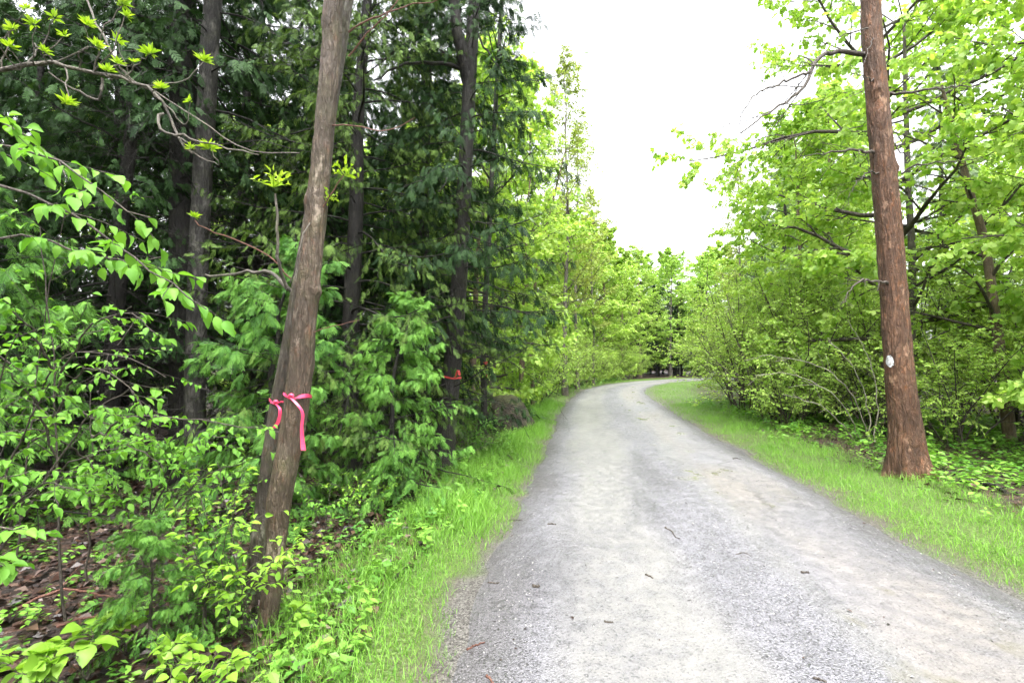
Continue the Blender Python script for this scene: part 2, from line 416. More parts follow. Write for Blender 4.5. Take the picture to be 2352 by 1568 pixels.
c = t.mix(t.ramp(t.math('MULTIPLY', e, 4.0, True), [(0.15, 0.0), (0.85, 1.0)]), gravel, soil)
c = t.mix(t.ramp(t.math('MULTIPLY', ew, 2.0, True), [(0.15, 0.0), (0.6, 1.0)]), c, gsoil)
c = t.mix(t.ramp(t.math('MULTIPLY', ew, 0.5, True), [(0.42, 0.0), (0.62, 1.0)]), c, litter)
em = t.ramp(t.math('MULTIPLY', e, 2.0, True), [(0.3, 0.0), (0.7, 1.0)])
hb_ = t.mix(em, t.math('MULTIPLY', t.vor(o, 95), .35), t.math('ADD', n1, t.vor(o, 26)))
M_FLOOR = t.finish(c, 0.6, 0.4, t.bump(hb_, 0.7, 0.03))
tag(mb.build('ground', M_FLOOR), kind='structure')

# the road: a strip that follows the line, uv = (metres across, metres along)
si = [0.0]
smax = cls[-1] - 1
while si[-1] < smax:
    si.append(si[-1] + (0.12 if si[-1] < 34 else 0.35))
si = np.array(si); NU = 33
cx = np.interp(si, cls, cl[:, 0]); cy = np.interp(si, cls, cl[:, 1])
rx = np.interp(si, cls, crgt[:, 0]); ry = np.interp(si, cls, crgt[:, 1])
hl, hr = halfw(si, -1), halfw(si, 1)
u = np.linspace(0, 1, NU)
lat = (-hl[:, None] - .06) * (1 - u)[None] + (hr[:, None] + .06) * u[None]
X = cx[:, None] + rx[:, None] * lat; Y = cy[:, None] + ry[:, None] * lat
p = np.stack([X, Y, np.zeros_like(X)], -1)
Z = 0.035 * (1 - (lat / 1.75) ** 2) - 0.022 * np.exp(-((lat + .78) / .3) ** 2) - 0.025 * np.exp(-((lat - .85) / .33) ** 2) + 0.018 * (fbm(p * 2.2, 21) - .5) + 0.03 * (fbm(p * .6, 23) - .5)
Z = Z * np.clip((1.75 - np.abs(lat)) / .35, 0, 1) - 0.035 * np.clip((np.abs(lat) - 1.45) / .35, 0, 1)
def road_z(x, y):
    la, s = road_coord(x, y); pp = np.c_[np.ravel(x), np.ravel(y), np.zeros(len(la))]
    z = 0.035 * (1 - (la / 1.75) ** 2) - 0.022 * np.exp(-((la + .78) / .3) ** 2) - 0.025 * np.exp(-((la - .85) / .33) ** 2) + 0.018 * (fbm(pp * 2.2, 21) - .5) + 0.03 * (fbm(pp * .6, 23) - .5)
    return z * np.clip((1.75 - np.abs(la)) / .35, 0, 1) - 0.035 * np.clip((np.abs(la) - 1.45) / .35, 0, 1)
mb = MB(); ns = len(si)
i = np.arange(ns - 1)[:, None] * NU; j = np.arange(NU - 1)[None]
q = np.stack([i + j, i + j + 1, i + NU + j + 1, i + NU + j], -1).reshape(-1)
mb.add(np.stack([X, Y, Z + 0.004], -1), q, np.full(len(q) // 4, 4), 0.5, True)

t = NT('wet_gravel_road'); uvn = t.n('UVMap', uv_map='UVMap').outputs[0]
sep = t.n('SeparateXYZ', Vector=uvn); L = sep.outputs[0]
P_ = t.n('NewGeometry').outputs['Position']
wob = t.math('MULTIPLY', t.math('SUBTRACT', t.noise(t.mapping(uvn, (1.2, .35, 1)), 1.0, 3), 0.5), 0.75)
Lw = t.math('ADD', L, wob)
def band(c0, w):
    d = t.math('DIVIDE', t.math('ABSOLUTE', t.math('SUBTRACT', Lw, c0)), w)
    return t.ramp(d, [(0.45, 1.0), (1.0, 0.0)])
tr1, tr2 = band(-0.80, 0.62), band(0.88, 0.62)
trk = t.math('MAXIMUM', tr1, tr2)
st_c = t.vor(P_, 95, 'F1', 'Color'); st_d = t.vor(P_, 95)
st2 = t.vor(P_, 42, 'F1', 'Color')
fine = t.noise(P_, 140, 4, 0.7); mid = t.noise(P_, 7, 5, 0.65); big = t.noise(t.mapping(uvn, (1.3, .4, 1)), 1.0, 4, 0.6)
stone = t.ramp(st_c, [(0.06, (0.0182, 0.0173, 0.0189)), (0.30, (0.0700, 0.0688, 0.0756)), (0.6, (0.1275, 0.1259, 0.1395)), (0.95, (0.2221, 0.2195, 0.2431))])
def sandc(lo, hi): return t.ramp(t.math('ADD', t.math('MULTIPLY', fine, .6), t.math('MULTIPLY', mid, .4)), [(0.32, lo), (0.66, hi)])
sandL = sandc((0.1111, 0.1094, 0.1054), (0.1933, 0.1888, 0.1845)); sandR = sandc((0.1175, 0.1065, 0.0986), (0.1958, 0.1814, 0.1715)); sandM = sandc((0.1111, 0.1094, 0.1207), (0.1851, 0.1822, 0.2017))
speck = t.ramp(st_c, [(0.14, 0.8), (0.30, 0.0)])
tracks = t.mix(t.ramp(L, [(0.45, 0.0), (0.6, 1.0)]), sandL, t.mix(t.ramp(t.noise(t.mapping(uvn, (.6, .25, 1), (2, 5, 0)), 1.0, 2), [(.35, 0.0), (.6, 1.0)]), sandM, sandR))
tracks = t.mix(t.math('MULTIPLY', speck, .7), tracks, (0.0452, 0.0439, 0.0468))
loose = t.mix(speck, sandM, (0.0370, 0.0364, 0.0397))
tm = t.math('MULTIPLY', trk, t.ramp(t.math('ADD', mid, t.math('MULTIPLY', big, .6)), [(0.55, 0.3), (0.85, 1.0)]))
fill = t.ramp(t.math('ADD', t.math('MULTIPLY', mid, .6), t.math('MULTIPLY', fine, .4)), [(0.40, 0.0), (0.60, 0.8)])
c = t.mix(fill, stone, loose)
c = t.mix(tm, c, tracks)
dk = t.ramp(big, [(0.36, 0.6), (0.52, 0.0)])
c = t.mix(t.math('MULTIPLY', dk, t.math('SUBTRACT', 1.0, t.math('MULTIPLY', trk, .6))), c, t.mix(st_c, (0.0205, 0.0199, 0.0216), (0.1070, 0.1054, 0.1124)))
# rain rills: thin dark wandering lines left of the right-hand edge
rl = t.math('ABSOLUTE', t.math('SUBTRACT', t.math('ADD', L, t.math('MULTIPLY', t.math('SUBTRACT', t.noise(t.mapping(uvn, (.5, .9, 1), (9, 2, 0)), 1.0, 5, .65), .5), 1.5)), 1.02))
rl2 = t.math('ABSOLUTE', t.math('SUBTRACT', t.math('ADD', L, t.math('MULTIPLY', t.math('SUBTRACT', t.noise(t.mapping(uvn, (.6, 1.3, 1), (1, 7, 0)), 1.0, 5, .65), .5), 1.3)), .62))
rill = t.math('MAXIMUM', t.ramp(rl, [(0.012, 1.0), (0.05, 0.0)]), t.math('MULTIPLY', t.ramp(rl2, [(0.008, .8), (0.04, 0.0)]), t.ramp(big, [(.48, 0.0), (.56, 1.0)])))
rill = t.math('MULTIPLY', rill, t.ramp(t.noise(t.mapping(uvn, (.3, .22, 1), (3, 3, 0)), 1.0, 2), [(.48, 0.0), (.6, .5)]))
c = t.mix(rill, c, (0.0370, 0.0349, 0.0342))
ab = t.math('MULTIPLY', t.math('ABSOLUTE', Lw), 0.5)
edge = t.ramp(ab, [(0.68, 0.0), (0.86, 0.8)])
c = t.mix(edge, c, t.mix(st_c, (0.0182, 0.0158, 0.0153), (0.0987, 0.0927, 0.0946)))
pud = t.ramp(t.noise(t.mapping(uvn, (1.0, .55, 1), (4.3, 1.7, 0)), 1.6, 4, 0.6), [(0.58, 0.0), (0.66, 1.0)])
pud = t.math('MULTIPLY', pud, t.ramp(t.math('ABSOLUTE', t.math('SUBTRACT', L, 0.75)), [(0.3, 1.0), (0.7, 0.0)]))
c = t.mix(t.math('MULTIPLY', pud, .65), c, (0.1275, 0.1177, 0.0900))
rough = t.math('ADD', t.math('MULTIPLY', t.ramp(mid, [(0.3, 0.28), (0.7, 0.6)]), t.math('SUBTRACT', 1.0, t.math('MULTIPLY', pud, 0.8))), 0.02)
hgt = t.math('ADD', t.math('MULTIPLY', t.math('SUBTRACT', 1.0, t.math('MULTIPLY', trk, 0.75)), t.math('SUBTRACT', 0.6, st_d)), t.math('MULTIPLY', fine, 0.25))
hgt = t.math('SUBTRACT', t.math('MULTIPLY', hgt, t.math('SUBTRACT', 1.0, pud)), rill)
M_ROAD = t.finish(c, rough, 0.45, t.bump(hgt, 0.7, 0.012))
ro = mb.build('road', M_ROAD); tag(ro, kind='structure')
uvl = ro.data.uv_layers.new(name='UVMap')
li = np.empty(len(ro.data.loops), np.int32); ro.data.loops.foreach_get('vertex_index', li)
uvv = np.stack([lat, np.broadcast_to(si[:, None], lat.shape)], -1).reshape(-1, 2)
uvl.data.foreach_set('uv', uvv[li].astype(np.float32).ravel())

# ================================================================== growers
def mesh_set(trunk, tm, wood, wm, crown, cm, crown_name='crown'):
    r = [('trunk', trunk.mesh('trunk', tm))]
    if wood is not None: r.append(('branches', wood.mesh('branches', wm)))
    if crown is not None: r.append((crown_name, crown.mesh(crown_name, cm)))
    return r
def put(meshes, name, label, cat, loc, rz=0.0, sc=1.0, group=None, tilt=(0, 0)):
    r = thing(name, label, cat, loc, group)
    r.rotation_euler = (tilt[0], tilt[1], rz)
    r.scale = (sc, sc, sc) if np.isscalar(sc) else sc
    for n, me in meshes:
        c = link(n, me, r)
        if n in ('crown', 'foliage'): c['kind'] = 'stuff'
    return r

def trunk_path(rng, H, r0, wig=0.25, n=14):
    z = np.linspace(-0.15, H, n)
    a = np.cumsum(rng.normal(size=(n, 2)) * wig / n ** .5, axis=0) * np.linspace(0, 1, n)[:, None]
    P = np.c_[a, z]
    s = np.clip(z / H, 0, 1)
    R = r0 * (1 - 0.88 * s) * (1 + 0.5 * np.exp(-np.maximum(z, 0) / (r0 * 2.2)))
    return P[None], R[None]

def deciduous(seed, H, r0, cr, h0, limbs=24, sec=8, ter=5, lv=8, tpl=T_OVAL, size=0.11, el=(10, 55), mats=None, droop=.35, wig=.3, spread=55):
    rng = np.random.default_rng(seed)
    P, R = trunk_path(rng, H, r0, wig)
    tb = MB(); tubes(tb, P, R, 10)
    z = h0 + (H * .98 - h0) * ((np.arange(limbs) + rng.uniform(0, .9, limbs)) / limbs)
    s = (z - h0) / (H - h0)
    azm = np.arange(limbs) * 2.399 + rng.uniform(-.5, .5, limbs)
    L = cr * np.sin(np.pi * (0.22 + 0.72 * s)) ** 0.8 * rng.uniform(.7, 1.15, limbs)
    e = R_(el[0]) + (R_(el[1]) - R_(el[0])) * s
    d = np.c_[np.cos(azm) * np.cos(e), np.sin(azm) * np.cos(e), np.sin(e)]
    st = np.c_[np.interp(z, P[0, :, 2], P[0, :, 0]), np.interp(z, P[0, :, 2], P[0, :, 1]), z]
    n = 7; pts = [st]
    for k in range(n - 1):
        d = nrm(d + rng.normal(size=d.shape) * .13 + np.array([0, 0, .04])); pts.append(pts[-1] + d * (L / (n - 1))[:, None])
    B1 = np.stack(pts, 1); R1 = np.interp(z, P[0, :, 2], R[0])[:, None] * .5 * np.linspace(1, .2, n)[None]
    R1 = np.minimum(R1, 0.045 * np.linspace(1, .2, n)[None] * (L[:, None] / 2))
    B2, R2 = sprout(rng, B1, R1, sec, .18, 1, 48, .48, 5, bend=-.02, jit=.16, flat=.65, rr=.55)
    B3, R3 = sprout(rng, B2, R2, ter, .15, 1, 45, .42, 4, bend=-.05, jit=.2, flat=.7, rr=.55)
    wb = MB(); tubes(wb, B1, R1, 5); tubes(wb, B2, np.maximum(R2, .004), 3); tubes(wb, B3[:, ::3], np.maximum(R3[:, ::3], .0025), 3)
    cb = MB()
    for B, K, t0 in ((B3, lv, .1), (B2, lv, .35)):
        pos, T, idx, _ = along(rng, B, K, t0, 1.02)
        X, Y, Z = leaf_axes(rng, T, idx, spread, droop, .95, .7)
        pos = pos + rng.normal(size=pos.shape) * .04
        place(cb, tpl, pos, X, Y, Z, size * rng.uniform(.42, 1.3, len(pos)), rng.uniform(0, 1, len(pos)))
    return mesh_set(tb, mats[0], wb, mats[1], cb, mats[2])

def shrub(seed, H, stems, spreadr, sec=7, ter=4, lv=7, size=.05, tpl=T_OVAL, mats=None, arch=-.05):
    rng = np.random.default_rng(seed)
    a = rng.uniform(0, 2 * np.pi, stems); lean = rng.uniform(.1, .75, stems)
    d = nrm(np.c_[np.cos(a) * lean, np.sin(a) * lean, np.ones(stems)])
    st = np.c_[np.cos(a), np.sin(a), np.zeros(stems)] * rng.uniform(0, spreadr * .35, (stems, 1)); st[:, 2] = -.05
    L = H * rng.uniform(.7, 1.15, stems); n = 7; pts = [st]
    for k in range(n - 1):
        d = nrm(d + rng.normal(size=d.shape) * .1 + np.array([0, 0, arch])); pts.append(pts[-1] + d * (L / (n - 1))[:, None])
    B1 = np.stack(pts, 1); R1 = (0.004 + 0.0055 * L)[:, None] * np.linspace(1, .3, n)[None]
    B2, R2 = sprout(rng, B1, R1, sec, .2, 1, 52, .5, 5, bend=-.02, jit=.15, flat=.4, rr=.55)
    B3, R3 = sprout(rng, B2, R2, ter, .15, 1, 45, .45, 4, bend=-.04, jit=.2, flat=.6, rr=.6)
    tb = MB(); tubes(tb, B1, R1, 5); wb = MB(); tubes(wb, B2, np.maximum(R2, .0025), 3); tubes(wb, B3[:, ::3], np.maximum(R3[:, ::3], .0018), 3)
    cb = MB()
    for B, K, t0 in ((B3, lv, .1), (B2, lv, .3)):
        pos, T, idx, _ = along(rng, B, K, t0, 1.02)
        X, Y, Z = leaf_axes(rng, T, idx, 52, .35, .8, .7)
        place(cb, tpl, pos, X, Y, Z, size * rng.uniform(.45, 1.35, len(pos)), rng.uniform(0, 1, len(pos)))
    r = [('stems', tb.mesh('stems', mats[0])), ('twigs', wb.mesh('twigs', mats[0])), ('foliage', cb.mesh('foliage', mats[1]))]
    return r

def cedar(seed, H, r0, cr, h0, nb=110, bl=11, sp=5, size=.2, dead=40, dead_top=4.0, tpls=T_SPRAY, mats=None, wig=.25, prof=.75, lean=(0, 0), path=None, az_bias=None):
    rng = np.random.default_rng(seed)
    if path is None:
        P, R = trunk_path(rng, H, r0, wig, 16)
        P[0, :, 0] += lean[0] * P[0, :, 2] / H; P[0, :, 1] += lean[1] * P[0, :, 2] / H
    else:
        P, R = path
    tb = MB(); tubes(tb, P, R, 14)
    s = (np.arange(nb) + rng.uniform(0, 1, nb)) / nb
    z = h0 + (H * .985 - h0) * s ** 1.05
    azm = np.arange(nb) * 2.399 + rng.uniform(-.6, .6, nb)
    L = cr * ((1 - s) ** prof + .06) * rng.uniform(.6, 1.15, nb)
    e = R_(-2) + R_(35) * s + rng.normal(size=nb) * .1
    d = np.c_[np.cos(azm) * np.cos(e), np.sin(azm) * np.cos(e), np.sin(e)]
    st = np.c_[np.interp(z, P[0, :, 2], P[0, :, 0]), np.interp(z, P[0, :, 2], P[0, :, 1]), z]
    n = 8; pts = [st]
    for k in range(n - 1):
        g = -.11 if k < 3 else .06
        d = nrm(d + rng.normal(size=d.shape) * .07 + np.array([0, 0, g])); pts.append(pts[-1] + d * (L / (n - 1))[:, None])
    B1 = np.stack(pts, 1); R1 = np.clip(.008 * L, .004, .03)[:, None] * np.linspace(1.2, .3, n)[None]
    B2, R2 = sprout(rng, B1, R1, bl, .22, 1, 50, .42, 4, bend=-.14, jit=.12, flat=.6, rr=.5, taper=.5)
    wb = MB(); tubes(wb, B1, R1, 5); tubes(wb, B2[:, ::3], np.maximum(R2[:, ::3], .002), 3)
    if dead:
        zd = rng.uniform(.6, dead_top, dead); ad = rng.uniform(0, 2 * np.pi, dead); ed = rng.uniform(-.25, .25, dead)
        d = np.c_[np.cos(ad) * np.cos(ed), np.sin(ad) * np.cos(ed), np.sin(ed)]
        pts = [np.c_[np.interp(zd, P[0, :, 2], P[0, :, 0]), np.interp(zd, P[0, :, 2], P[0, :, 1]), zd]]
        Ld = rng.uniform(.6, 2.4, dead)
        for k in range(6):
            d = nrm(d + rng.normal(size=d.shape) * .12 + np.array([0, 0, -.03])); pts.append(pts[-1] + d * (Ld / 6)[:, None])
        D1 = np.stack(pts, 1); RD = rng.uniform(.005, .013, dead)[:, None] * np.linspace(1, .2, 7)[None]
        D2, RD2 = sprout(rng, D1, RD, 7, .2, 1, 50, .4, 4, bend=-.02, jit=.2, flat=.2, rr=.5)
        D3, RD3 = sprout(rng, D2, RD2, 3, .2, 1, 45, .45, 3, bend=-.02, jit=.25, flat=.2, rr=.6)
        tubes(wb, D1, RD, 5); tubes(wb, D2, np.maximum(RD2, .002), 3); tubes(wb, D3, np.maximum(RD3, .0014), 3)
    cb = MB()
    for B, K, t0 in ((B2, sp, .1), (B1, max(4, sp + 3), .35)):
        pos, T, idx, _ = along(rng, B, K, t0, 1.0)
        X, Y, Z = leaf_axes(rng, T, idx, 36, 1.0, .5, .7)
        for k, tp in enumerate(tpls):
            m = (np.arange(len(pos)) % len(tpls)) == k
            place(cb, tp, pos[m], X[m], Y[m], Z[m], size * rng.uniform(.65, 1.25, m.sum()), rng.uniform(0, 1, m.sum()))
    return mesh_set(tb, mats[0], wb, mats[1], cb, mats[2])

# ---- a close trunk with its own bark relief
def hero_trunk(pts, rad, k=56, n=320, seed=3, amp=.05, fu=14, fz=9, flare=0.0, knots=()):
    """pts (m,3), rad (m,) -> mesh builder, plus the sampled axis and radii"""
    q = spline(np.c_[pts, np.asarray(rad)[:, None]], n); P = q[:, :3]; R = q[:, 3]
    T = nrm(np.gradient(P, axis=0)); A = nrm(np.cross(T, np.array([0.1, 1, 0]))); B = np.cross(T, A)
    th = np.arange(k) / k * 2 * np.pi; d = np.r_[0, np.cumsum(np.linalg.norm(np.diff(P, axis=0), axis=1))]
    TH, DD = np.meshgrid(th, d)
    cyl = np.stack([np.cos(TH) * fu / 6.28, np.sin(TH) * fu / 6.28, DD * fz], -1)
    warp = fbm(cyl * .6, seed + 5, 2)
    rid = np.abs(fbm(cyl * np.array([1.6, 1.6, .35]) + warp[..., None] * .8, seed, 3) - .5) * 2
    pl = fbm(cyl * np.array([2.2, 2.2, 1.6]), seed + 9, 2)
    lump = fbm(np.stack([np.cos(TH) * .7, np.sin(TH) * .7, DD * 1.1], -1), seed + 3, 2) - .5
    rr = R[:, None] * (1 + .16 * lump) + amp * .1 * ((rid - .35) * 1.4 + (pl - .5) * .9)
    if flare:
        lob = .55 + .45 * np.cos(TH * 5 + 1.3) * .6 + .3 * np.cos(TH * 3)
        rr = rr + flare * np.exp(-np.maximum(DD - .1, 0) / .28) * lob
    for (kd, ka, kr, kh) in knots:
        rr = rr + kh * np.exp(-(((DD - kd) / kr) ** 2 + (np.angle(np.exp(1j * (TH - ka))) * R[:, None] / kr) ** 2))
    V = P[:, None] + rr[..., None] * (np.cos(TH)[..., None] * A[:, None] + np.sin(TH)[..., None] * B[:, None])
    mb = MB(); i = np.arange(n - 1)[:, None] * k; j = np.arange(k)[None]; j2 = (j + 1) % k
    ql = np.stack([i + j, i + j2, i + k + j2, i + k + j], -1).reshape(-1)
    mb.add(V, ql, np.full(len(ql) // 4, 4), 0.5, True)
    return mb, P, R, A, B

def bough(mb, pts, r0, r1, rng, k=6, n=14, wig=.012):
    P = spline(pts, n); P = P + rng.normal(size=P.shape) * wig * np.r_[0, np.ones(n - 1)][:, None]
    R = np.linspace(r0, r1, n); tubes(mb, P, R, k); return P[None], R[None]

def bough_part(root, name, mat, pts, r0, r1, rng, k=6, n=14, wig=.012):
    m = MB(); r = bough(m, pts, r0, r1, rng, k, n, wig); m.build(name, mat, root); return r

# ================================================================== close trees on the near side of the wood
def leaf_hi(name, mat, curl=.25, fold=.12, w=.33, seed=0, drip=.1):
    rs = random.Random(seed); n = 8; v = []; f = []
    for i in range(n + 1):
        t = i / n; wd = w * math.sin(math.pi * min(1, t ** .9 * .98 + .02)) * (1 - .15 * t)
        if i in (0, n): wd = 0.004
        y = .12 + .88 * t; z = -curl * t * t + drip * t
        jag = .012 * (1 if i % 2 else -1)
        v += [(-wd - jag, y, z + fold * wd * 2 + rs.uniform(-.012, .012)), (0, y + .0, z), (wd + jag, y, z + fold * wd * 2 + rs.uniform(-.012, .012))]
    for i in range(n):
        a = 3 * i; f += [(a, a + 1, a + 4, a + 3), (a + 1, a + 2, a + 5, a + 4)]
    b = len(v); v += [(-.012, 0, 0), (.012, 0, 0), (.01, .14, 0), (-.01, .14, 0)]; f.append((b, b + 1, b + 2, b + 3))
    m = MB(); fl = [x for q in f for x in q]; m.add(v, fl, [len(q) for q in f], .5, True)
    return m.mesh(name, mat)
LEAF_BIRCH = [leaf_hi('leaf', M_BIRCH, c, fo, w, i) for i, (c, fo, w) in enumerate([(.2, .12, .27), (.4, .3, .25), (.1, .45, .28), (.55, .15, .26)])]
LEAF_BUSH = [leaf_hi('leaf', M_BUSH, c, fo, w, i) for i, (c, fo, w) in enumerate([(.2, .12, .22), (.4, .3, .2), (.1, .4, .23)])]
LEAF_BROAD = [leaf_hi('leaf', leaf_mat('leaf_broad', (.15, .30, .03), (.26, .44, .05)), c, fo, w, i) for i, (c, fo, w) in enumerate([(.25, .1, .34), (.4, .22, .32), (.1, .3, .35)])]

def leaf_objects(root, pos, X, Y, Z, S, meshes, rng, name='leaf', cap=290):
    loc = np.array(root.location)
    ids = np.arange(len(pos))
    if len(ids) > cap: ids = np.sort(rng.choice(ids, cap, replace=False))
    for i in ids:
        o = link(name, meshes[int(rng.integers(len(meshes)))], root)
        s = float(S[i]); m = Matrix.Identity(4)
        for a, ax in enumerate((X[i], Y[i], Z[i])):
            for b in range(3): m[b][a] = ax[b] * s
        for b in range(3): m[b][3] = pos[i][b] - loc[b]
        o.matrix_local = m

def sapling(name, label, cat, base, stems, seed, side=5, ratio=.35, K=5, size=.08, meshes=LEAF_BIRCH, bark=B_TWIG, r0=.008, group=None, t0=.25, cap=290, Km=6, droop=.6, flat=.75, twig2=0):
    """stems: lists of world points; every leaf is a part of its own"""
    rng = np.random.default_rng(seed)
    base = np.array(base, float); root = thing(name, label, cat, tuple(base), group)
    wb = MB(); PP = []; TT = []; II = []
    for st in stems:
        B1, R1 = bough(wb, np.array(st) - base, r0, r0 * .3, rng, 6, 16, .006)
        for B, K_, a in ((B1, Km, max(.3, t0)),):
            if K_:
                p, T, idx, _ = along(rng, B, K_, a, 1.0); PP.append(p); TT.append(T); II.append(idx)
        if side:
            B2, R2 = sprout(rng, B1, R1, side, t0, .97, 48, ratio, 6, bend=-.05, jit=.1, flat=flat, rr=.5, taper=.5)
            tubes(wb, B2, np.maximum(R2, .0014), 4)
            p, T, idx, _ = along(rng, B2, K, .15, 1.02); PP.append(p); TT.append(T); II.append(idx)
            if twig2:
                B3, R3 = sprout(rng, B2, R2, twig2, .3, .95, 45, .5, 4, bend=-.05, jit=.12, flat=flat, rr=.6)
                tubes(wb, B3, np.maximum(R3, .0012), 3)
                p, T, idx, _ = along(rng, B3, K, .15, 1.02); PP.append(p); TT.append(T); II.append(idx)
    wb.build('stem', bark, root)
    p = np.concatenate(PP); T = np.concatenate(TT); idx = np.concatenate(II)
    X, Y, Z = leaf_axes(rng, T, idx, 55, droop, .35, .8)
    leaf_objects(root, p + base, X, Y, Z, size * rng.uniform(.6, 1.15, len(p)), meshes, rng, cap=cap)
    return root
def WP(l, d=None):
    return np.array([W(*(a if len(a) == 3 else (a[0], a[1], d))) for a in l])

# ---- the leaning ash with the long ribbon
rngA = np.random.default_rng(7)
baseA = G(604, 1432)
dA = baseA[1]
axA = WP([(612, 1450), (619, 1400), (632, 1280), (643, 1150), (665, 1030), (685, 895), (703, 700), (725, 500), (745, 300), (762, 100), (772, -20)], dA)
upA = axA[-1] - axA[-2]; upA = upA / np.linalg.norm(upA)
axA = np.vstack([axA, axA[-1] + upA * 1.6 + np.array([.1, .1, 0]), axA[-1] + upA * 3.4 + np.array([.3, .3, 0])])
rA = np.array([44, 44, 43, 54, 54, 56, 53, 48, 46, 45, 45, 34, 16]) / 2 / F * dA
ash = thing('ash_tree', 'leaning grey-brown tree trunk with the long pink ribbon tied round it', 'tree', tuple(baseA))
mbA, PA, RA, AA, BA = hero_trunk(axA - baseA, rA, 60, 340, 3, amp=.07, fu=26, fz=16, knots=((2.05, 3.0, .04, .02), (2.6, .5, .05, .015), (1.6, 4.2, .05, .015)))
mbA.build('trunk', B_ASH, ash)
bough_part(ash, 'branch', B_GREY, WP([(668, 668, dA + .02), (650, 640, dA - .03), (640, 590, dA - .1), (638, 520, dA - .14), (634, 445, dA - .16)]) - baseA, .012, .006, rngA, 8, 16, .004)
bough_part(ash, 'branch', B_GREY, WP([(662, 665, dA), (640, 640, dA + .05), (610, 622, dA + .15), (560, 625, dA + .25), (500, 634, dA + .35), (470, 632, dA + .4)]) - baseA, .014, .007, rngA, 8, 16, .006)
bough_part(ash, 'branch', B_REDT, WP([(668, 640, dA), (620, 590, dA - .02), (540, 550, dA - .05), (455, 518, dA - .1), (446, 505, dA - .1)]) - baseA, .006, .003, rngA, 6, 14, .003)
bough_part(ash, 'branch', B_GREY, WP([(742, 480, dA + .05), (700, 530, dA - .1), (688, 580, dA - .12), (668, 650, dA - .06)]) - baseA, .004, .004, rngA, 6, 10, .003)
bough_part(ash, 'branch', B_REDT, WP([(730, 500, dA), (755, 455, dA - .05), (790, 400, dA - .08)]) - baseA, .005, .003, rngA, 6, 10, .002)
bough_part(ash, 'branch', B_REDT, WP([(728, 290, dA), (800, 285, dA - .05), (880, 300, dA - .12), (930, 285, dA - .15), (955, 270, dA - .2)]) - baseA, .005, .002, rngA, 6, 12, .004)
bough_part(ash, 'branch', B_REDT, WP([(700, 770, dA), (760, 750, dA - .05), (825, 735, dA - .1)]) - baseA, .004, .0015, rngA, 6, 10, .003)
# sparse unfolding crown above the frame
cp, crr = sprout(rngA, PA[None], RA[None], 16, .72, 1, 45, .32, 7, bend=.03, jit=.1, rr=.45)
c2, cr2 = sprout(rngA, cp, crr, 6, .25, 1, 45, .45, 5, bend=.03, jit=.15, rr=.5)
wb = MB(); tubes(wb, cp, crr, 5); tubes(wb, c2, np.maximum(cr2, .003), 4); wb.build('limbs', B_ASH2, ash)
cb = MB(); p, T, idx, _ = along(rngA, c2, 9, .3, 1.02); X, Y, Z = leaf_axes(rngA, T, idx, 50, .2, .5, .3)
place(cb, T_OVAL, p, X, Y, Z, .08 * rngA.uniform(.6, 1.2, len(p)), rngA.uniform(0, 1, len(p))); cb.build('crown', M_BUD, ash)['kind'] = 'stuff'

# bursts of young leaves: three shared meshes
def burst(seed, n=13, L=.05, wide=1.0, long=False):
    rng = np.random.default_rng(seed); m = MB()
    a = np.arange(n) * 2.399; e = rng.uniform(.15, 1.35, n)
    Y = np.c_[np.cos(a) * np.cos(e), np.sin(a) * np.cos(e), np.sin(e)]
    Z = nrm(np.array([0, 0, 1.0]) - Y * .5 + rng.normal(size=Y.shape) * .3); X = nrm(np.cross(Y, Z)); Z = np.cross(X, Y)
    tv = T_OVAL[0] * np.array([wide, 1, 1.4])
    place(m, (tv, T_OVAL[1]), Y * .008, X, Y, Z, L * rng.uniform(.6, 1.25, n), rng.uniform(0, 1, n))
    if long:
        for k in range(7):
            ax = Y[k]; tubes(m, np.stack([ax * 0, ax * L * 1.6, ax * L * 2.6 + np.array([0, 0, -.01])])[None], np.array([[.003, .002, .001]]), 4)
            nn = 5; o = ax * L * 1.1 + np.outer(np.linspace(0, 1, nn), ax) * L * 1.5
            yy = nrm(ax + rng.normal(size=(nn, 3)) * .9); zz = nrm(np.array([0, 0, 1.0]) + rng.normal(size=(nn, 3)) * .4); xx = nrm(np.cross(yy, zz)); zz = np.cross(xx, yy)
            place(m, (tv, T_OVAL[1]), o, xx, yy, zz, L * rng.uniform(.7, 1.1, nn), rng.uniform(0, 1, nn))
    return m.mesh('leaf_cluster', M_BUD)
BURST = [burst(1, 24, .042, .6), burst(2, 18, .036, .55), burst(3, 28, .046, .6)]
BURSTL = [burst(5, 8, .034, .95, True)]
def cluster(root, P, sc=1.0, ms=BURST, tilt=None, k=0):
    o = link('leaf_cluster', ms[k % len(ms)], root, tuple(np.array(P) - np.array(root.location)))
    o.scale = (sc, sc, sc); o.rotation_euler = tilt or (random.Random(k).uniform(-.6, .6), random.Random(k + 9).uniform(-.6, .6), k * 1.7)
cluster(ash, W(628, 430, dA - .16), 1.25, BURSTL, (0.1, .1, .3), 0)
cluster(ash, W(795, 405, dA - .08), 1.1, BURSTL, (.2, .3, 2), 1)
cluster(ash, W(755, 455, dA - .05), .7, BURSTL, (-.5, .8, 1), 1)
cluster(ash, W(445, 500, dA - .1), .9, BURST, None, 3)

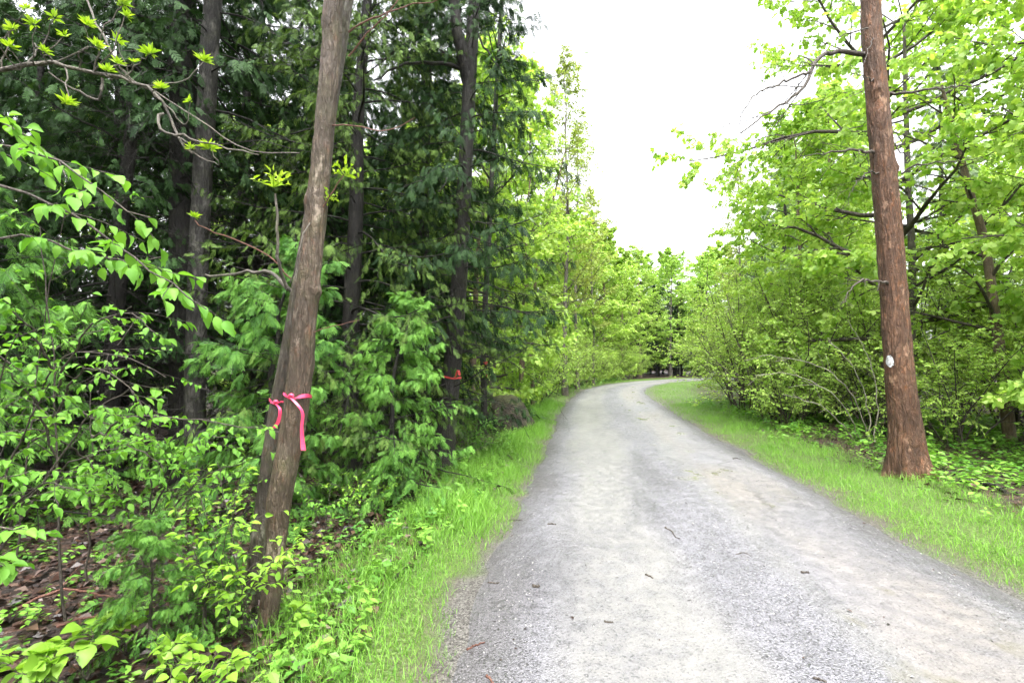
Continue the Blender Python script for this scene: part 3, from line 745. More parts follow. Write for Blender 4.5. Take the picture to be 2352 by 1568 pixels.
# ---- the second stem behind it
axB = WP([(572, 1440, 3.42), (584, 1330, 3.42), (602, 1180, 3.42), (618, 1050, 3.42), (635, 930, 3.42), (664, 780, 3.42), (702, 560, 3.42), (745, 330, 3.42), (782, 100, 3.42), (801, -20, 3.42)])
axB = np.vstack([axB, axB[-1] + (axB[-1] - axB[-2]) * 4 + np.array([0, .2, 0]), axB[-1] + (axB[-1] - axB[-2]) * 9])
axB[:, 2] = axB[:, 2] - 0.0
bB = np.array([axB[0, 0] - .01, axB[0, 1], 0])
rB = np.array([44, 40, 35, 32, 30, 29, 29, 33, 31, 30, 20, 10]) / 2 / F * 3.42
asb = thing('ash_tree', 'darker slimmer trunk behind the leaning ash, with a short pink ribbon', 'tree', tuple(bB))
mbB, PB, RB, _, _ = hero_trunk(axB - bB, rB, 40, 240, 13, amp=.05, fu=24, fz=15)
mbB.build('trunk', B_ASH2, asb)
wb = MB(); cp, crr = sprout(rngA, PB[None], RB[None], 10, .7, 1, 45, .25, 6, bend=.03, jit=.1, rr=.5); tubes(wb, cp, crr, 5)
bough_part(asb, 'branch', B_REDT, WP([(800, 75, 3.42), (850, 45, 3.4), (930, 15, 3.4), (1010, 2, 3.4)]) - bB, .007, .003, rngA, 6, 12, .004)
bough_part(asb, 'branch', B_REDT, WP([(800, 130, 3.42), (850, 70, 3.36), (900, 20, 3.3), (925, -20, 3.3)]) - bB, .006, .003, rngA, 6, 12, .004)
wb.build('limbs', B_ASH2, asb)

# ---- ribbons: loop, knot, tail, each of real tape
M_TAPE = NT('pink_tape'); oo = M_TAPE.obj()
M_TAPE = M_TAPE.finish(M_TAPE.mix(M_TAPE.noise(oo, 30, 2), (.62, .035, .10), (.78, .07, .17)), .38, .5)
M_TAPE2 = NT('red_tape'); M_TAPE2 = M_TAPE2.finish((.50, .055, .05), .5, .4)
def tape_strip(mb, C, S, w, th=.0012):
    """C (n,3) centre line, S (n,3) width direction"""
    C = np.asarray(C); S = nrm(np.asarray(S)); T = nrm(np.gradient(C, axis=0)); N = nrm(np.cross(T, S)); n = len(C)
    ww = np.broadcast_to(w, (n,))[:, None] / 2
    V = np.stack([C - S * ww - N * th, C + S * ww - N * th, C + S * ww + N * th, C - S * ww + N * th], 1)
    f = []
    for a in range(n - 1):
        for k in range(4): f.append((a * 4 + k, a * 4 + (k + 1) % 4, a * 4 + 4 + (k + 1) % 4, a * 4 + 4 + k))
    f += [(0, 3, 2, 1), (n * 4 - 4, n * 4 - 3, n * 4 - 2, n * 4 - 1)]
    mb.add(V.reshape(-1, 3), [x for q in f for x in q], [4] * len(f), .5, False)
def ribbon(label, c, axis_, r, knot_dir, tail, width, mat, seed, tail2=None):
    rng = np.random.default_rng(seed); c = np.array(c, float)
    root = thing('ribbon', label, 'ribbon', tuple(c), 'pink flagging ribbons on trunks')
    ax = nrm(np.array(axis_, float)); a = nrm(np.cross(ax, [0, 1, .01])); b = np.cross(ax, a)
    kd = np.array(knot_dir, float); kd = kd - ax * (kd @ ax); kd = kd / np.linalg.norm(kd)
    ph = math.atan2(kd @ b, kd @ a); n = 49; th = ph + np.linspace(0, 2 * np.pi, n)
    dip = -.012 * np.exp(-((np.abs(np.linspace(-1, 1, n)) - 1) / .12) ** 2)
    C = np.outer(np.cos(th), a) * r + np.outer(np.sin(th), b) * r + np.outer(dip + .006 * np.sin(th * 3), ax)
    S = ax[None] + .35 * np.sin(th * 4 + seed)[:, None] * (np.outer(np.cos(th), a) + np.outer(np.sin(th), b))
    wv = width * (.72 + .22 * np.sin(th * 2.3 + seed)); wv[:4] *= .6; wv[-4:] *= .6
    m = MB(); tape_strip(m, C, S, wv); m.build('loop', mat, root)
    k0 = kd * (r + .006) + ax * -.01
    m = MB(); an = np.linspace(0, 2 * np.pi, 9)
    tubes(m, np.stack([k0 + ax * .016 * math.cos(x) + np.cross(ax, kd) * .012 * math.sin(x) for x in np.linspace(-1.6, 1.6, 7)])[None], np.array([[.004, .008, .0105, .011, .0105, .008, .004]]), 7)
    m.build('knot', mat, root)
    for tl, nm in ((tail, 'tail'), (tail2, 'tail')):
        if tl is None: continue
        pts = np.array([k0] + [np.array(q) - c for q in tl]); C = spline(pts, 22)
        side = nrm(np.cross(kd, ax)); tw = np.linspace(0, 1, 22)
        S = side[None] + kd[None] * (.5 * np.sin(tw * 5 + seed))[:, None]
        m = MB(); tape_strip(m, C, S, width * (.75 + .35 * tw)); m.build(nm, mat, root)
    return root
iA = int(np.argmin(np.abs(PA[:, 2] + baseA[2] - W(684, 905, dA)[2])))
cA = PA[iA] + baseA
ribbon('long pink ribbon tied round the leaning ash trunk with its tail hanging', cA, PA[iA + 3] - PA[iA - 3], RA[iA] + .007, (-.02, -1, 0),
       [W(694, 945, dA - .125), W(693, 985, dA - .12), W(697, 1034, dA - .13)], .024, M_TAPE, 2)
iB = int(np.argmin(np.abs(PB[:, 2] + bB[2] - W(640, 920, 3.42)[2]))); cB = PB[iB] + bB
ribbon('short pink ribbon on the slimmer stem behind the leaning ash', cB, PB[iB + 3] - PB[iB - 3], RB[iB] + .006, (.3, -1, 0),
       [W(643, 940, 3.33), W(640, 965, 3.33), W(630, 982, 3.33)], .022, M_TAPE, 5)

# ---- cedars
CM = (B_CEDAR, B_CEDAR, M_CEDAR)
def px_path(base, pts, widths, H, d, extra=(0, 0)):
    q = WP(pts, d) - base; q[0, 2] = -.15
    top = q[-1] + np.array([extra[0], extra[1], H - q[-1, 2]])
    q = np.vstack([q, top]); w = np.r_[np.array(widths) / 2 / F * d, .02]
    s = spline(np.c_[q, w[:, None]], 26)
    return s[None, :, :3], np.maximum(s[None, :, 3], .015)
bD = G(1016, 1078); pD = px_path(bD, [(1013, 1085), (1024, 980), (1040, 830), (1055, 640), (1068, 400), (1078, 200), (1090, 0)], [66, 48, 42, 38, 34, 32, 28], 12.5, bD[1], (.3, .3))
cedD = cedar(31, 12.5, .16, 1.6, 2.0, 105, 11, 6, .155, 26, 3.0, tpls=T_SPRAY_LO, mats=CM, path=pD)
rD = put(cedD, 'cedar_tree', 'dark slender cedar by the grass verge, a red ribbon round its trunk', 'tree', tuple(bD))
bough_part(rD, 'limb', B_CEDAR, WP([(1076, 190, bD[1]), (1062, 130, bD[1] - .1), (1048, 60, bD[1] - .2), (1040, -40, bD[1] - .25), (1035, -160, bD[1] - .25)]) - bD, .1, .05, rngA, 10, 16, .01)
bough_part(rD, 'limb', B_CEDAR, WP([(1070, 380, bD[1]), (1040, 395, bD[1] - .4), (1010, 440, bD[1] - .7)]) - bD, .02, .006, rngA, 6, 12, .02)
bough_part(rD, 'limb', B_CEDAR, WP([(1076, 160, bD[1]), (1000, 145, bD[1] - .3), (920, 150, bD[1] - .5), (860, 190, bD[1] - .7)]) - bD, .035, .012, rngA, 6, 12, .02)
bough_part(rD, 'limb', B_CEDAR, WP([(1090, 60, bD[1]), (1130, 130, bD[1] - .2), (1160, 180, bD[1] - .3), (1230, 190, bD[1] - .4)]) - bD, .02, .006, rngA, 6, 12, .02)
iD = int(np.argmin(np.abs(pD[0][0, :, 2] + bD[2] - W(1044, 828, bD[1])[2]))); cD = pD[0][0, iD] + bD
ribbon('small red ribbon round the dark cedar trunk by the verge', cD, (0.1, 0, 1), pD[1][0, iD] + .01, (.5, -1, 0), [W(1052, 850, bD[1] - .22), W(1056, 862, bD[1] - .22)], .032, M_TAPE2, 8)

bC = G(432, 1085); pC = px_path(bC, [(430, 1095), (432, 980), (428, 800), (425, 600), (424, 400), (422, 200), (420, 0)], [92, 74, 70, 66, 62, 58, 54], 13, bC[1], (0, .3))
cedC = cedar(32, 13, .22, 2.3, 4.6, 90, 10, 6, .18, 75, 4.8, tpls=T_SPRAY_LO, mats=CM, path=pC)
put(cedC, 'cedar_tree', 'thick dark cedar trunk with bare dead branches deep in the shade', 'tree', tuple(bC))
bC2 = G(452, 1100); pC2 = px_path(bC2, [(448, 1110), (446, 980), (450, 800), (456, 600), (468, 350), (480, 150), (490, 0)], [50, 44, 44, 42, 42, 40, 38], 12, bC2[1], (.3, .1))
C2 = cedar(33, 12, .14, 1.7, 5.0, 60, 9, 4, .2, 16, 4.8, tpls=T_SPRAY_LO, mats=(B_LICHEN, B_CEDAR, M_CEDAR), path=pC2)
put(C2, 'cedar_tree', 'pale lichen-streaked trunk leaning against the thick dark cedar', 'tree', tuple(bC2))

cedE = cedar(34, 10.5, .15, 2.3, .35, 132, 12, 9, .13, 10, 1.5, mats=(B_CEDAR, B_CEDAR, M_CEDARM), prof=.62)
put(cedE, 'cedar_tree', 'bushy cedar with drooping sprays down to the ground behind the leaning ash', 'tree', (-2.35, 7.3, -.1), 0.4)
cedY = cedar(35, 3.0, .05, 1.15, .15, 60, 9, 7, .125, 0, mats=(B_CEDAR, B_CEDAR, M_CEDARY), prof=.7)
put(cedY, 'cedar_tree', 'fresh green young cedar just behind the leaning ash trunk', 'tree', (-2.55, 5.3, -.1), 1.1)
put(cedY, 'cedar_tree', 'fresh green young cedar at the foot of the bushy cedar', 'tree', (-1.35, 5.85, -.12), 2.3, .85)
put(cedY, 'cedar_tree', 'young cedar among the saplings at the left edge of the wood', 'tree', (-5.2, 5.2, -.12), 4.3, 1.25)
cedS = cedar(36, 1.15, .018, .62, .08, 42, 7, 5, .09, 0, mats=(B_TWIG, B_TWIG, M_CEDARY), prof=.55, wig=.1)
put(cedS, 'cedar_seedling', 'waist-high cedar seedling left of the ash foot', 'seedling', tuple(G(345, 1475)), .5, .62)
put(cedS, 'cedar_seedling', 'small cedar seedling tucked beside the ash foot', 'seedling', tuple(G(470, 1440)), 2.5, .5)
put(cedS, 'cedar_seedling', 'little cedar seedling at the verge below the bushy cedar', 'seedling', tuple(G(905, 1170)), 1.5, .6)

# deeper cedars: three kinds of the same trees, copied
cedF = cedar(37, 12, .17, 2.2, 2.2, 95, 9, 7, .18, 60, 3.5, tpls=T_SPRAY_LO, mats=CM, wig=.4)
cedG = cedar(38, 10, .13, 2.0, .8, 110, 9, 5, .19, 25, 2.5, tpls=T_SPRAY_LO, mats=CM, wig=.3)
deep = [(-6.6, 8.6, 0, .95, cedF), (-7.8, 6.2, 1.2, .9, cedG), (-5.9, 11.2, 2.2, 1.05, cedF), (-3.6, 10.4, 3.1, 1.0, cedF), (-9.6, 9.2, .7, 1.1, cedG), (-8.2, 12.6, 1.9, 1.1, cedF),
        (-1.9, 10.2, 4.4, .95, cedF), (-11.5, 7.0, 2.9, 1.1, cedG), (-5.0, 14.2, 5.0, 1.15, cedG), (-2.9, 13.6, .3, 1.05, cedG), (-12.5, 11.5, 3.6, 1.2, cedG), (-9.9, 15.5, 4.1, 1.2, cedG), (-6.8, 17, 2.6, 1.2, cedG), (-15.5, 9, .9, 1.2, cedG), (-16, 14, 5.2, 1.3, cedG), (-13, 18, 1.6, 1.3, cedG),
        (-6.3, 4.4, .4, .85, cedG), (-9.2, 3.0, 2.1, 1.0, cedG), (-4.6, 9.3, 5.9, .9, cedF), (-5.4, 6.9, 3.8, .8, cedF)]
deep_lab = {0: 'dark bare-stemmed cedar standing left of the thick cedar trunk', 2: 'dark cedar trunk right of the thick cedar, farther back in the shade', 18: 'dark cedar trunk just left of the leaning ash, deep in the shade',
            3: 'dark cedar trunk right of the upper half of the leaning ash, farther back', 6: 'dark cedar half hidden behind the bushy cedar, left of the verge cedar', 19: 'dark cedar with low boughs behind the tall thin sapling', 5: 'dark cedar mostly hidden behind the thick cedar trunk'}
deep += [(-3.4, 8.9, 2.0, .9, cedG), (-1.55, 9.1, 3.7, .85, cedG), (-7.0, 7.3, 5.1, .85, cedG), (-8.6, 8.3, .8, 1.0, cedG), (-11, 13, 2.8, 1.15, cedG), (-14, 12.2, 4.8, 1.2, cedG), (-4.3, 12.2, 1.1, 1.0, cedG)]
DN = len(deep)
# unseen cedars added beside and behind the viewer to shade the stand
deep += [(-6.8, 1.2, .3, .95, cedG), (-7.6, -1.6, 1.3, 1.0, cedG), (-5.2, -2.8, 2.3, .95, cedF), (-4.4, -5.8, 3.3, 1.0, cedG), (-9.8, -.4, 4.3, 1.1, cedG)]
for n_, (x, y, rz, s, ms) in enumerate(deep):
    put(ms, 'cedar_tree', deep_lab.get(n_, 'cedar far back in the dark stand, only some boughs showing' if n_ < DN else 'cedar added beside the viewer, outside the picture, to shade the dark stand'), 'tree', (x, y, gz1(x, y)), rz, s, 'cedars of the dark stand')
bR = np.array([-.62, 11.2, 0])
slim = thing('slim_tree', 'slim dark trunk with a red ribbon behind the verge cedar', 'tree', tuple(bR))
mb_, PS, RS, _, _ = hero_trunk(WP([(1112, 1010), (1112, 900), (1110, 800), (1120, 600), (1135, 300), (1150, 50), (1160, -200)], 11.2) - bR, np.array([14, 12, 11, 10, 9, 8, 5]) / F * 11.2 / 1.6, 20, 120, 9, .04)
mb_.build('trunk', B_CEDAR, slim)
wb = MB(); q1, r1 = sprout(np.random.default_rng(4), PS[None], RS[None], 26, .3, 1, 55, .2, 6, bend=.02, jit=.1, rr=.4, taper=.6); q2, r2 = sprout(np.random.default_rng(5), q1, r1, 7, .3, 1, 45, .5, 4, rr=.6)
tubes(wb, q1, r1, 4); tubes(wb, q2, np.maximum(r2, .002), 3); wb.build('branches', B_CEDAR, slim)
cb = MB(); rg = np.random.default_rng(6); p, T, idx, _ = along(rg, q2, 4, .3, 1); X, Y, Z = leaf_axes(rg, T, idx, 45, .6, .5, .5)
place(cb, T_SPRAY_LO[0], p, X, Y, Z, .17 * rg.uniform(.6, 1.2, len(p)), rg.uniform(0, 1, len(p))); cb.build('crown', M_CEDARG, slim)['kind'] = 'stuff'
ribbon('tiny red ribbon on the slim trunk behind the verge cedar', W(1113, 832, 11.2), (0, 0, 1), .07, (.4, -1, 0), [W(1118, 850, 11.1), W(1116, 868, 11.1)], .05, M_TAPE2, 11)

# ---- ash branch reaching in from the tree outside the frame
bH = np.array([-4.3, 2.9, gz1(-4.3, 2.9)])
ash3 = thing('ash_tree', 'mossy bare branch with yellow-green leaf bursts reaching in from the upper left', 'tree', tuple(bH))
m_, PH, RH, _, _ = hero_trunk(np.array([(0, 0, -.1), (.05, 0, 1.5), (.15, .05, 3.0), (.1, .1, 5), (.2, .2, 7.5)]), [.11, .09, .08, .07, .03], 28, 140, 17, .04)
m_.build('trunk', B_ASH2, ash3)
d0 = 2.75
main = WP([(-300, 120, 2.85), (-120, 152, 2.8), (0, 156, d0), (100, 143, d0), (200, 163, d0), (310, 188, d0), (365, 222, d0), (385, 265, d0), (425, 335, d0 - .03), (446, 354, d0 - .05)]) - bH
main = np.vstack([[.13, .02, 2.6], main])
mainP, _ = bough_part(ash3, 'branch', B_GREY, main, .022, .006, rngA, 8, 44, .006)
cl_px = [(60, 22, 2.7), (80, 58, 2.6), (280, 10, 2.7), (290, 40, 2.7), (125, 42, 2.8), (200, 60, 2.75), (30, 68, 2.65), (268, 96, 2.8), (345, 125, 2.7), (270, 148, 2.75), (308, 145, 2.6), (465, 142, 2.8), (370, 205, 2.62), (436, 235, 2.7), (150, 240, 2.6), (245, 165, 2.7), (440, 343, 2.7), (482, 345, 2.75), (220, 108, 2.7), (150, 85, 2.7), (100, 120, 2.6), (20, 110, 2.7)]
tw = []
for k, a in enumerate(cl_px):
    e = W(*a) - bH
    dd = np.linalg.norm(mainP[0] - e, axis=1) + .6 * np.abs(mainP[0][:, 0] - (e[0] - .25))
    s = mainP[0][int(np.argmin(dd))]
    mid = (s + e) / 2 + np.array([.05, 0, -.05]) * (1 if k % 2 else -.6) + rngA.normal(size=3) * .03
    bough_part(ash3, 'twig', B_GREY, np.array([s, mid, e]), .0048, .0022, rngA, 5, 9, .006); cluster(ash3, e + bH, .8 + .5 * ((k * 37) % 10) / 10, BURST, None, k)
bough_part(ash3, 'branch', B_GREY, WP([(200, 0, 2.9), (255, 120, 2.8), (300, 180, 2.78), (420, 250, 2.75), (560, 340, 2.7), (690, 352, 2.65)]) - bH, .006, .003, rngA, 6, 20, .006)
bough_part(ash3, 'branch', B_GREY, WP([(375, 262, 2.75), (362, 262, 2.72), (372, 300, 2.7), (405, 310, 2.7), (520, 340, 2.72), (595, 355, 2.72)]) - bH, .009, .003, rngA, 6, 16, .005)
bough_part(ash3, 'branch', B_GREY, WP([(235, 180, 2.75), (232, 215, 2.74), (222, 230, 2.74), (160, 200, 2.7), (115, 165, 2.7)]) - bH, .009, .003, rngA, 6, 14, .005)

# ---- broad-leaved saplings at the left edge, every leaf a part
sapling('birch_sapling', 'large bright leaves on drooping twigs coming in at the left edge', 'sapling', (-2.75, 1.95, -.1),
        [WP([(-300, 800, 1.95), (-150, 450, 1.95), (-60, 330, 1.95), (60, 345, 1.95), (180, 395, 1.9), (270, 470, 1.9), (345, 500, 1.88)]),
         WP([(-200, 600, 1.95), (-60, 430, 1.95), (120, 470, 1.95), (260, 560, 1.95), (370, 640, 1.93), (480, 715, 1.9)]),
         WP([(-200, 700, 2.0), (-50, 560, 2.1), (80, 545, 2.2), (190, 580, 2.2), (290, 600, 2.2), (380, 590, 2.2)]),
         WP([(-200, 500, 2.2), (-60, 290, 2.2), (20, 290, 2.2), (90, 330, 2.2), (150, 400, 2.2)])], 41, 6, .22, 6, .078, cap=290, t0=.42, Km=12, droop=.9)
sapling('birch_sapling', 'tall thin sapling with layered leafy branches in front of the shade', 'sapling', tuple(G(150, 1425)),
        [WP([(150, 1425, 3.08), (135, 1250, 3.08), (128, 1000, 3.1), (120, 800, 3.1), (100, 620, 3.1), (90, 520, 3.1)]),
         WP([(130, 1050, 3.1), (80, 930, 2.95), (30, 860, 2.8), (-30, 800, 2.7)]),
         WP([(126, 960, 3.1), (190, 850, 2.95), (260, 860, 2.85), (330, 930, 2.8)]),
         WP([(126, 900, 3.1), (200, 760, 2.9), (290, 720, 2.8), (360, 770, 2.75)]),
         WP([(122, 850, 3.1), (60, 740, 2.9), (0, 700, 2.8), (-60, 690, 2.8)])], 42, 8, .32, 6, .062, cap=300, t0=.3, Km=7, twig2=1)
sapling('birch_sapling', 'thin sapling whose long low branch of small leaves reaches the ash trunk', 'sapling', tuple(G(200, 1335)),
        [WP([(200, 1335, 3.6), (205, 1200, 3.6), (212, 1050, 3.6), (205, 900, 3.6)]),
         WP([(212, 1050, 3.6), (280, 960, 3.4), (400, 960, 3.2), (520, 975, 3.0), (640, 995, 2.9)]),
         WP([(212, 1000, 3.6), (250, 1000, 3.4), (330, 1040, 3.2), (380, 1080, 3.1)]),
         WP([(206, 1060, 3.6), (120, 1000, 3.3), (20, 990, 3.1), (-40, 1000, 3.0)])], 43, 9, .22, 6, .055, cap=300, t0=.3, Km=9)
sapling('birch_sapling', 'leaning sapling with small leaves among the shade behind the tall one', 'sapling', (-4.1, 4.3, -.1),
        [np.array([(-4.1, 4.3, -.1), (-4.0, 4.3, 1.2), (-3.8, 4.2, 2.3), (-3.5, 4.0, 2.9)]), np.array([(-4.0, 4.3, 1.2), (-3.5, 4.0, 1.6), (-2.9, 3.8, 1.6), (-2.5, 3.7, 1.45)]), np.array([(-4.0, 4.3, .9), (-3.5, 4.1, 1.15), (-3.1, 3.9, 1.1), (-2.6, 3.8, .95)]), np.array([(-4.0, 4.3, 1.4), (-4.4, 3.9, 2.0), (-4.3, 3.6, 2.3)])], 44, 8, .35, 7, .058, cap=300, t0=.25, twig2=1)
sapling('leafy_sapling', 'cluster of large leaves low at the left edge', 'sapling', (-2.2, 1.75, -.1),
        [WP([(-220, 1700, 1.75), (-120, 1350, 1.75), (-30, 1220, 1.7), (60, 1210, 1.65)]), WP([(-150, 1400, 1.75), (-60, 1120, 1.75), (10, 1100, 1.7)]), WP([(-160, 1450, 1.8), (-60, 1300, 1.8), (40, 1310, 1.8)])], 45, 4, .25, 5, .07, cap=60, t0=.5, Km=5)

sapling('birch_sapling', 'bushy low sapling with fresh leaves at the left edge below the large leaves', 'sapling', (-2.75, 2.75, -.1),
        [WP([(-60, 1330, 2.75), (0, 1130, 2.7), (60, 980, 2.65), (110, 880, 2.6)]), WP([(-40, 1330, 2.75), (60, 1150, 2.7), (170, 1060, 2.6), (270, 1030, 2.55)]),
         WP([(-40, 1330, 2.75), (90, 1130, 2.7), (200, 960, 2.65), (310, 890, 2.6)]), WP([(-60, 1300, 2.75), (-20, 1050, 2.7), (0, 860, 2.6), (40, 760, 2.5)]), WP([(-40, 1320, 2.75), (20, 1180, 2.6), (100, 1110, 2.5), (180, 1120, 2.45)])], 48, 8, .3, 6, .06, cap=300, t0=.3, Km=8, twig2=1)
sapling('birch_sapling', 'leafy sapling between the tall thin one and the ash, leaves overlapping', 'sapling', tuple(G(330, 1330)),
        [WP([(330, 1330, 3.55), (345, 1180, 3.5), (340, 1060, 3.4), (330, 960, 3.3)]), WP([(332, 1300, 3.55), (400, 1160, 3.4), (480, 1090, 3.3), (560, 1060, 3.2)]),
         WP([(332, 1300, 3.55), (290, 1170, 3.4), (250, 1090, 3.3), (220, 1060, 3.2)]), WP([(340, 1200, 3.5), (400, 1080, 3.4), (450, 1010, 3.3), (520, 1000, 3.2)])], 49, 8, .34, 6, .06, cap=300, t0=.25, Km=8, twig2=1)

# ---- yellow-green bush at the ash foot
bI = G(560, 1425)
sts = []
rg = np.random.default_rng(50)
for (u, v, d) in [(430, 1085, 3.1), (500, 1060, 3.0), (560, 1050, 3.05), (470, 1200, 2.9), (540, 1160, 2.8), (600, 1180, 2.78), (680, 1250, 2.75), (640, 1330, 2.75), (400, 1160, 2.9), (450, 1290, 2.75), (580, 1250, 2.7), (520, 1290, 2.75), (720, 1215, 2.8)]:
    tp = W(u, v, d); b0 = bI + np.array([rg.uniform(-.08, .08), rg.uniform(-.12, .05), 0]); md = b0 * .5 + tp * .5 + np.array([rg.uniform(-.04, .04), -.05, .06])
    sts.append(np.array([b0, md, tp]))
sapling('leafy_bush', 'bright yellow-green leafy bush round the foot of the ash', 'bush', tuple(bI), sts, 46, 5, .36, 5, .066, LEAF_BUSH, cap=300, t0=.3, Km=6, r0=.004, droop=.4)
sapling('leafy_bush', 'deeper green bush left of the ash behind the seedlings', 'bush', tuple(G(470, 1330)),
        [WP([(470, 1330, 3.6), (460, 1200, 3.5), (420, 1090, 3.4)]), WP([(470, 1330, 3.6), (500, 1200, 3.5), (520, 1080, 3.4)]), WP([(470, 1330, 3.6), (430, 1260, 3.4), (360, 1180, 3.3)]), WP([(470, 1330, 3.6), (540, 1220, 3.5), (580, 1110, 3.4)])], 47, 6, .4, 6, .055, LEAF_BIRCH, cap=220, t0=.25, r0=.004)
for k, (u, v, h, w_, lab) in enumerate([(745, 1230, .42, .3, 'small leafy plant just right of the ash trunk'), (860, 1180, .38, .25, 'small leafy plant below the bushy cedar'), (800, 1205, .5, .28, 'upright yellowish plant between ash and verge')]):
    b0 = G(u, v); rg = np.random.default_rng(60 + k)
    sapling('woodland_plant', lab, 'plant', tuple(b0), [np.array([b0, b0 + [rg.uniform(-w_, w_) * .5, rg.uniform(-.1, .05), h * .6], b0 + [rg.uniform(-w_, w_), rg.uniform(-.15, .1), h * rg.uniform(.8, 1.2)]]) for _ in range(5)], 61 + k, 4, .4, 4, .055, LEAF_BUSH if k else LEAF_BIRCH, cap=80, t0=.3, r0=.003)
for k, (u, v, h, n, sz, lab) in enumerate([(200, 1560, .20, 4, .13, 'broad-leaved plant at the bottom left corner, big pale leaves'), (400, 1545, .16, 5, .075, 'low plant with oval leaves in front of the cedar seedlings'), (90, 1590, .2, 5, .10, 'broad leaves poking in at the bottom left edge'), (290, 1500, .18, 4, .085, 'plant with three large leaves before the waist-high cedar seedling'), (660, 1440, .10, 3, .075, 'low lobed plant at the right side of the ash foot'), (470, 1590, .15, 5, .075, 'oval-leaved plant low at the bottom edge')]):
    b0 = G(u, v); rg = np.random.default_rng(70 + k)
    sapling('woodland_plant', lab, 'plant', tuple(b0), [np.array([b0, b0 + [rg.uniform(-.1, .1), rg.uniform(-.1, .1), h * .6], b0 + [rg.uniform(-.16, .16), rg.uniform(-.16, .1), h * rg.uniform(.8, 1.2)]]) for _ in range(n)], 71 + k, 2, .4, 2, sz, LEAF_BROAD, cap=40, t0=.6, Km=4, r0=.003, droop=.25)

# ================================================================== far side and background trees
LM = (B_BROWN, B_TWIG, M_LIME)
decL = deciduous(101, 13, .13, 2.7, 1.6, 36, 9, 6, 9, T_OVAL, .13, mats=LM)
decL2 = deciduous(102, 11, .10, 2.3, .9, 36, 9, 6, 8, T_OVAL, .125, mats=LM, el=(5, 45))
decM = deciduous(103, 12.5, .15, 3.2, 1.2, 36, 9, 6, 9, T_MAPLE, .125, mats=(B_GREY, B_TWIG, M_MAPLE), el=(0, 50), droop=.7)
decM2 = deciduous(104, 9, .10, 2.6, .8, 30, 9, 6, 9, T_MAPLE, .12, mats=(B_BROWN, B_TWIG, M_MAPLE), el=(0, 45), droop=.7)
decP = deciduous(105, 14.5, .11, 2.0, 3.5, 28, 8, 5, 7, T_DIAM, .11, mats=(B_GREY, B_TWIG, M_PALE), el=(30, 70))
decS = deciduous(106, 10, .055, 1.5, 2.2, 20, 6, 4, 6, T_OVAL, .10, mats=(B_BROWN, B_TWIG, M_LIME), el=(25, 65), wig=.8)
cedN = cedar(39, 12, .15, 2.2, 1.0, 100, 9, 5, .2, 20, 3.0, tpls=T_SPRAY_LO, mats=(B_CEDAR, B_CEDAR, M_CEDARG))
decF = deciduous(110, 13, .14, 3.0, .4, 46, 9, 6, 9, T_DIAM, .20, mats=LM, el=(0, 55))
decF2 = deciduous(111, 12, .13, 3.2, .4, 42, 9, 6, 9, T_DIAM, .20, mats=(B_GREY, B_TWIG, M_MAPLE), el=(0, 50), droop=.6)
def tree(ms, x, y, rz, s, label, group=None, name='tree'):
    return put(ms, name, label, 'tree', (x, y, gz1(x, y)), rz, s, group)
tree(decM2, -1.0, 12.9, 0, 1.0, 'bright green maple just beyond the verge cedar', name='maple_tree')
tree(decM, -.7, 16.6, 1.0, .95, 'tall maple rising behind the boulder', name='maple_tree')
tree(decS, .25, 14.6, 2.0, 1.05, 'thin leaning pale-brown stem beside the verge past the boulder', name='slender_tree')
tree(decS, .75, 18.2, 3.0, 1.2, 'slender forked stem at the verge farther past the boulder', name='slender_tree')
tree(decP, 2.5, 24.2, .5, 1.12, 'tall wispy tree, nearest of the airy ones on the near side', name='airy_tree')
tree(decP, 3.8, 29.8, 1.7, 1.05, 'tall wispy tree at the sky gap on the near side', name='airy_tree')
tree(decP, 5.7, 36, 4.1, .95, 'wispy tree farthest along the outer verge at the sky gap', name='airy_tree')
tree(decL, -.4, 24, 1.2, .9, 'lime-green tree behind the nearest wispy tree', name='lime_tree')
left_far = [(1.2, 26, 2, .75, decF), (2.1, 31.5, .4, .8, decF), (3.6, 36, 3.3, .98, decF), (-1.5, 30, 4, .9, decF), (6.0, 42, 1, 1.02, decF), (.8, 36, 2.3, .95, decF), (3.2, 43, 5, 1.15, decF), (8.6, 48, .2, 1.1, decF), (-4.5, 22, 1, .9, decF), (-4, 28, 2.5, 1, decF), (6.5, 51, 3.2, 1.2, decF), (-3, 36, .6, 1, decF2), (-8, 25, 3.8, 1, decF2), (-12, 24, 2.2, 1.1, decF), (-18, 22, 1.2, 1.1, decF2), (-22, 14, .2, 1.1, decF)]
ORD = ['first', 'second', 'third', 'fourth', 'fifth', 'sixth', 'seventh', 'eighth', 'ninth', 'tenth']
front = {0: 0, 1: 1, 2: 2, 4: 3, 7: 4}
for n_, (x, y, rz, s, ms) in enumerate(left_far):
    tree(ms, x, y, rz, s, ORD[front[n_]] + ' lime-green tree along the outer verge counted from the boulder' if n_ in front else 'lime-green tree behind the front row on the outer side of the bend', 'lime trees along the outer side of the bend', 'lime_tree')
back = [(11.5, 53.5, 1, 1.02, decF), (14.5, 58, 0, 1.14, decL), (18.5, 60, 2, 1.14, decM), (23, 60.5, 3, 1.14, decM), (27.5, 60, 4, 1.08, decF), (32, 60.5, .8, 1.20, decF2), (12, 63, 5, 1.26, decF), (17, 82, 1.6, 1.26, decF), (25.5, 68, 2.6, 1.32, decF2), (32, 67, 3.6, 1.32, decF), (38, 61, .3, 1.32, decF), (44, 62, 1.3, 1.32, decF2), (15.5, 79, 2.2, 0.96, decF2), (21, 82, 2.2, 1.02, decF2), (29, 63.5, 5.2, 1.02, decF2), (19, 75.5, 2, 1.4, decF2), (23.5, 76.5, 4, 1.4, decF), (27, 66, 1, 1.3, decF)]
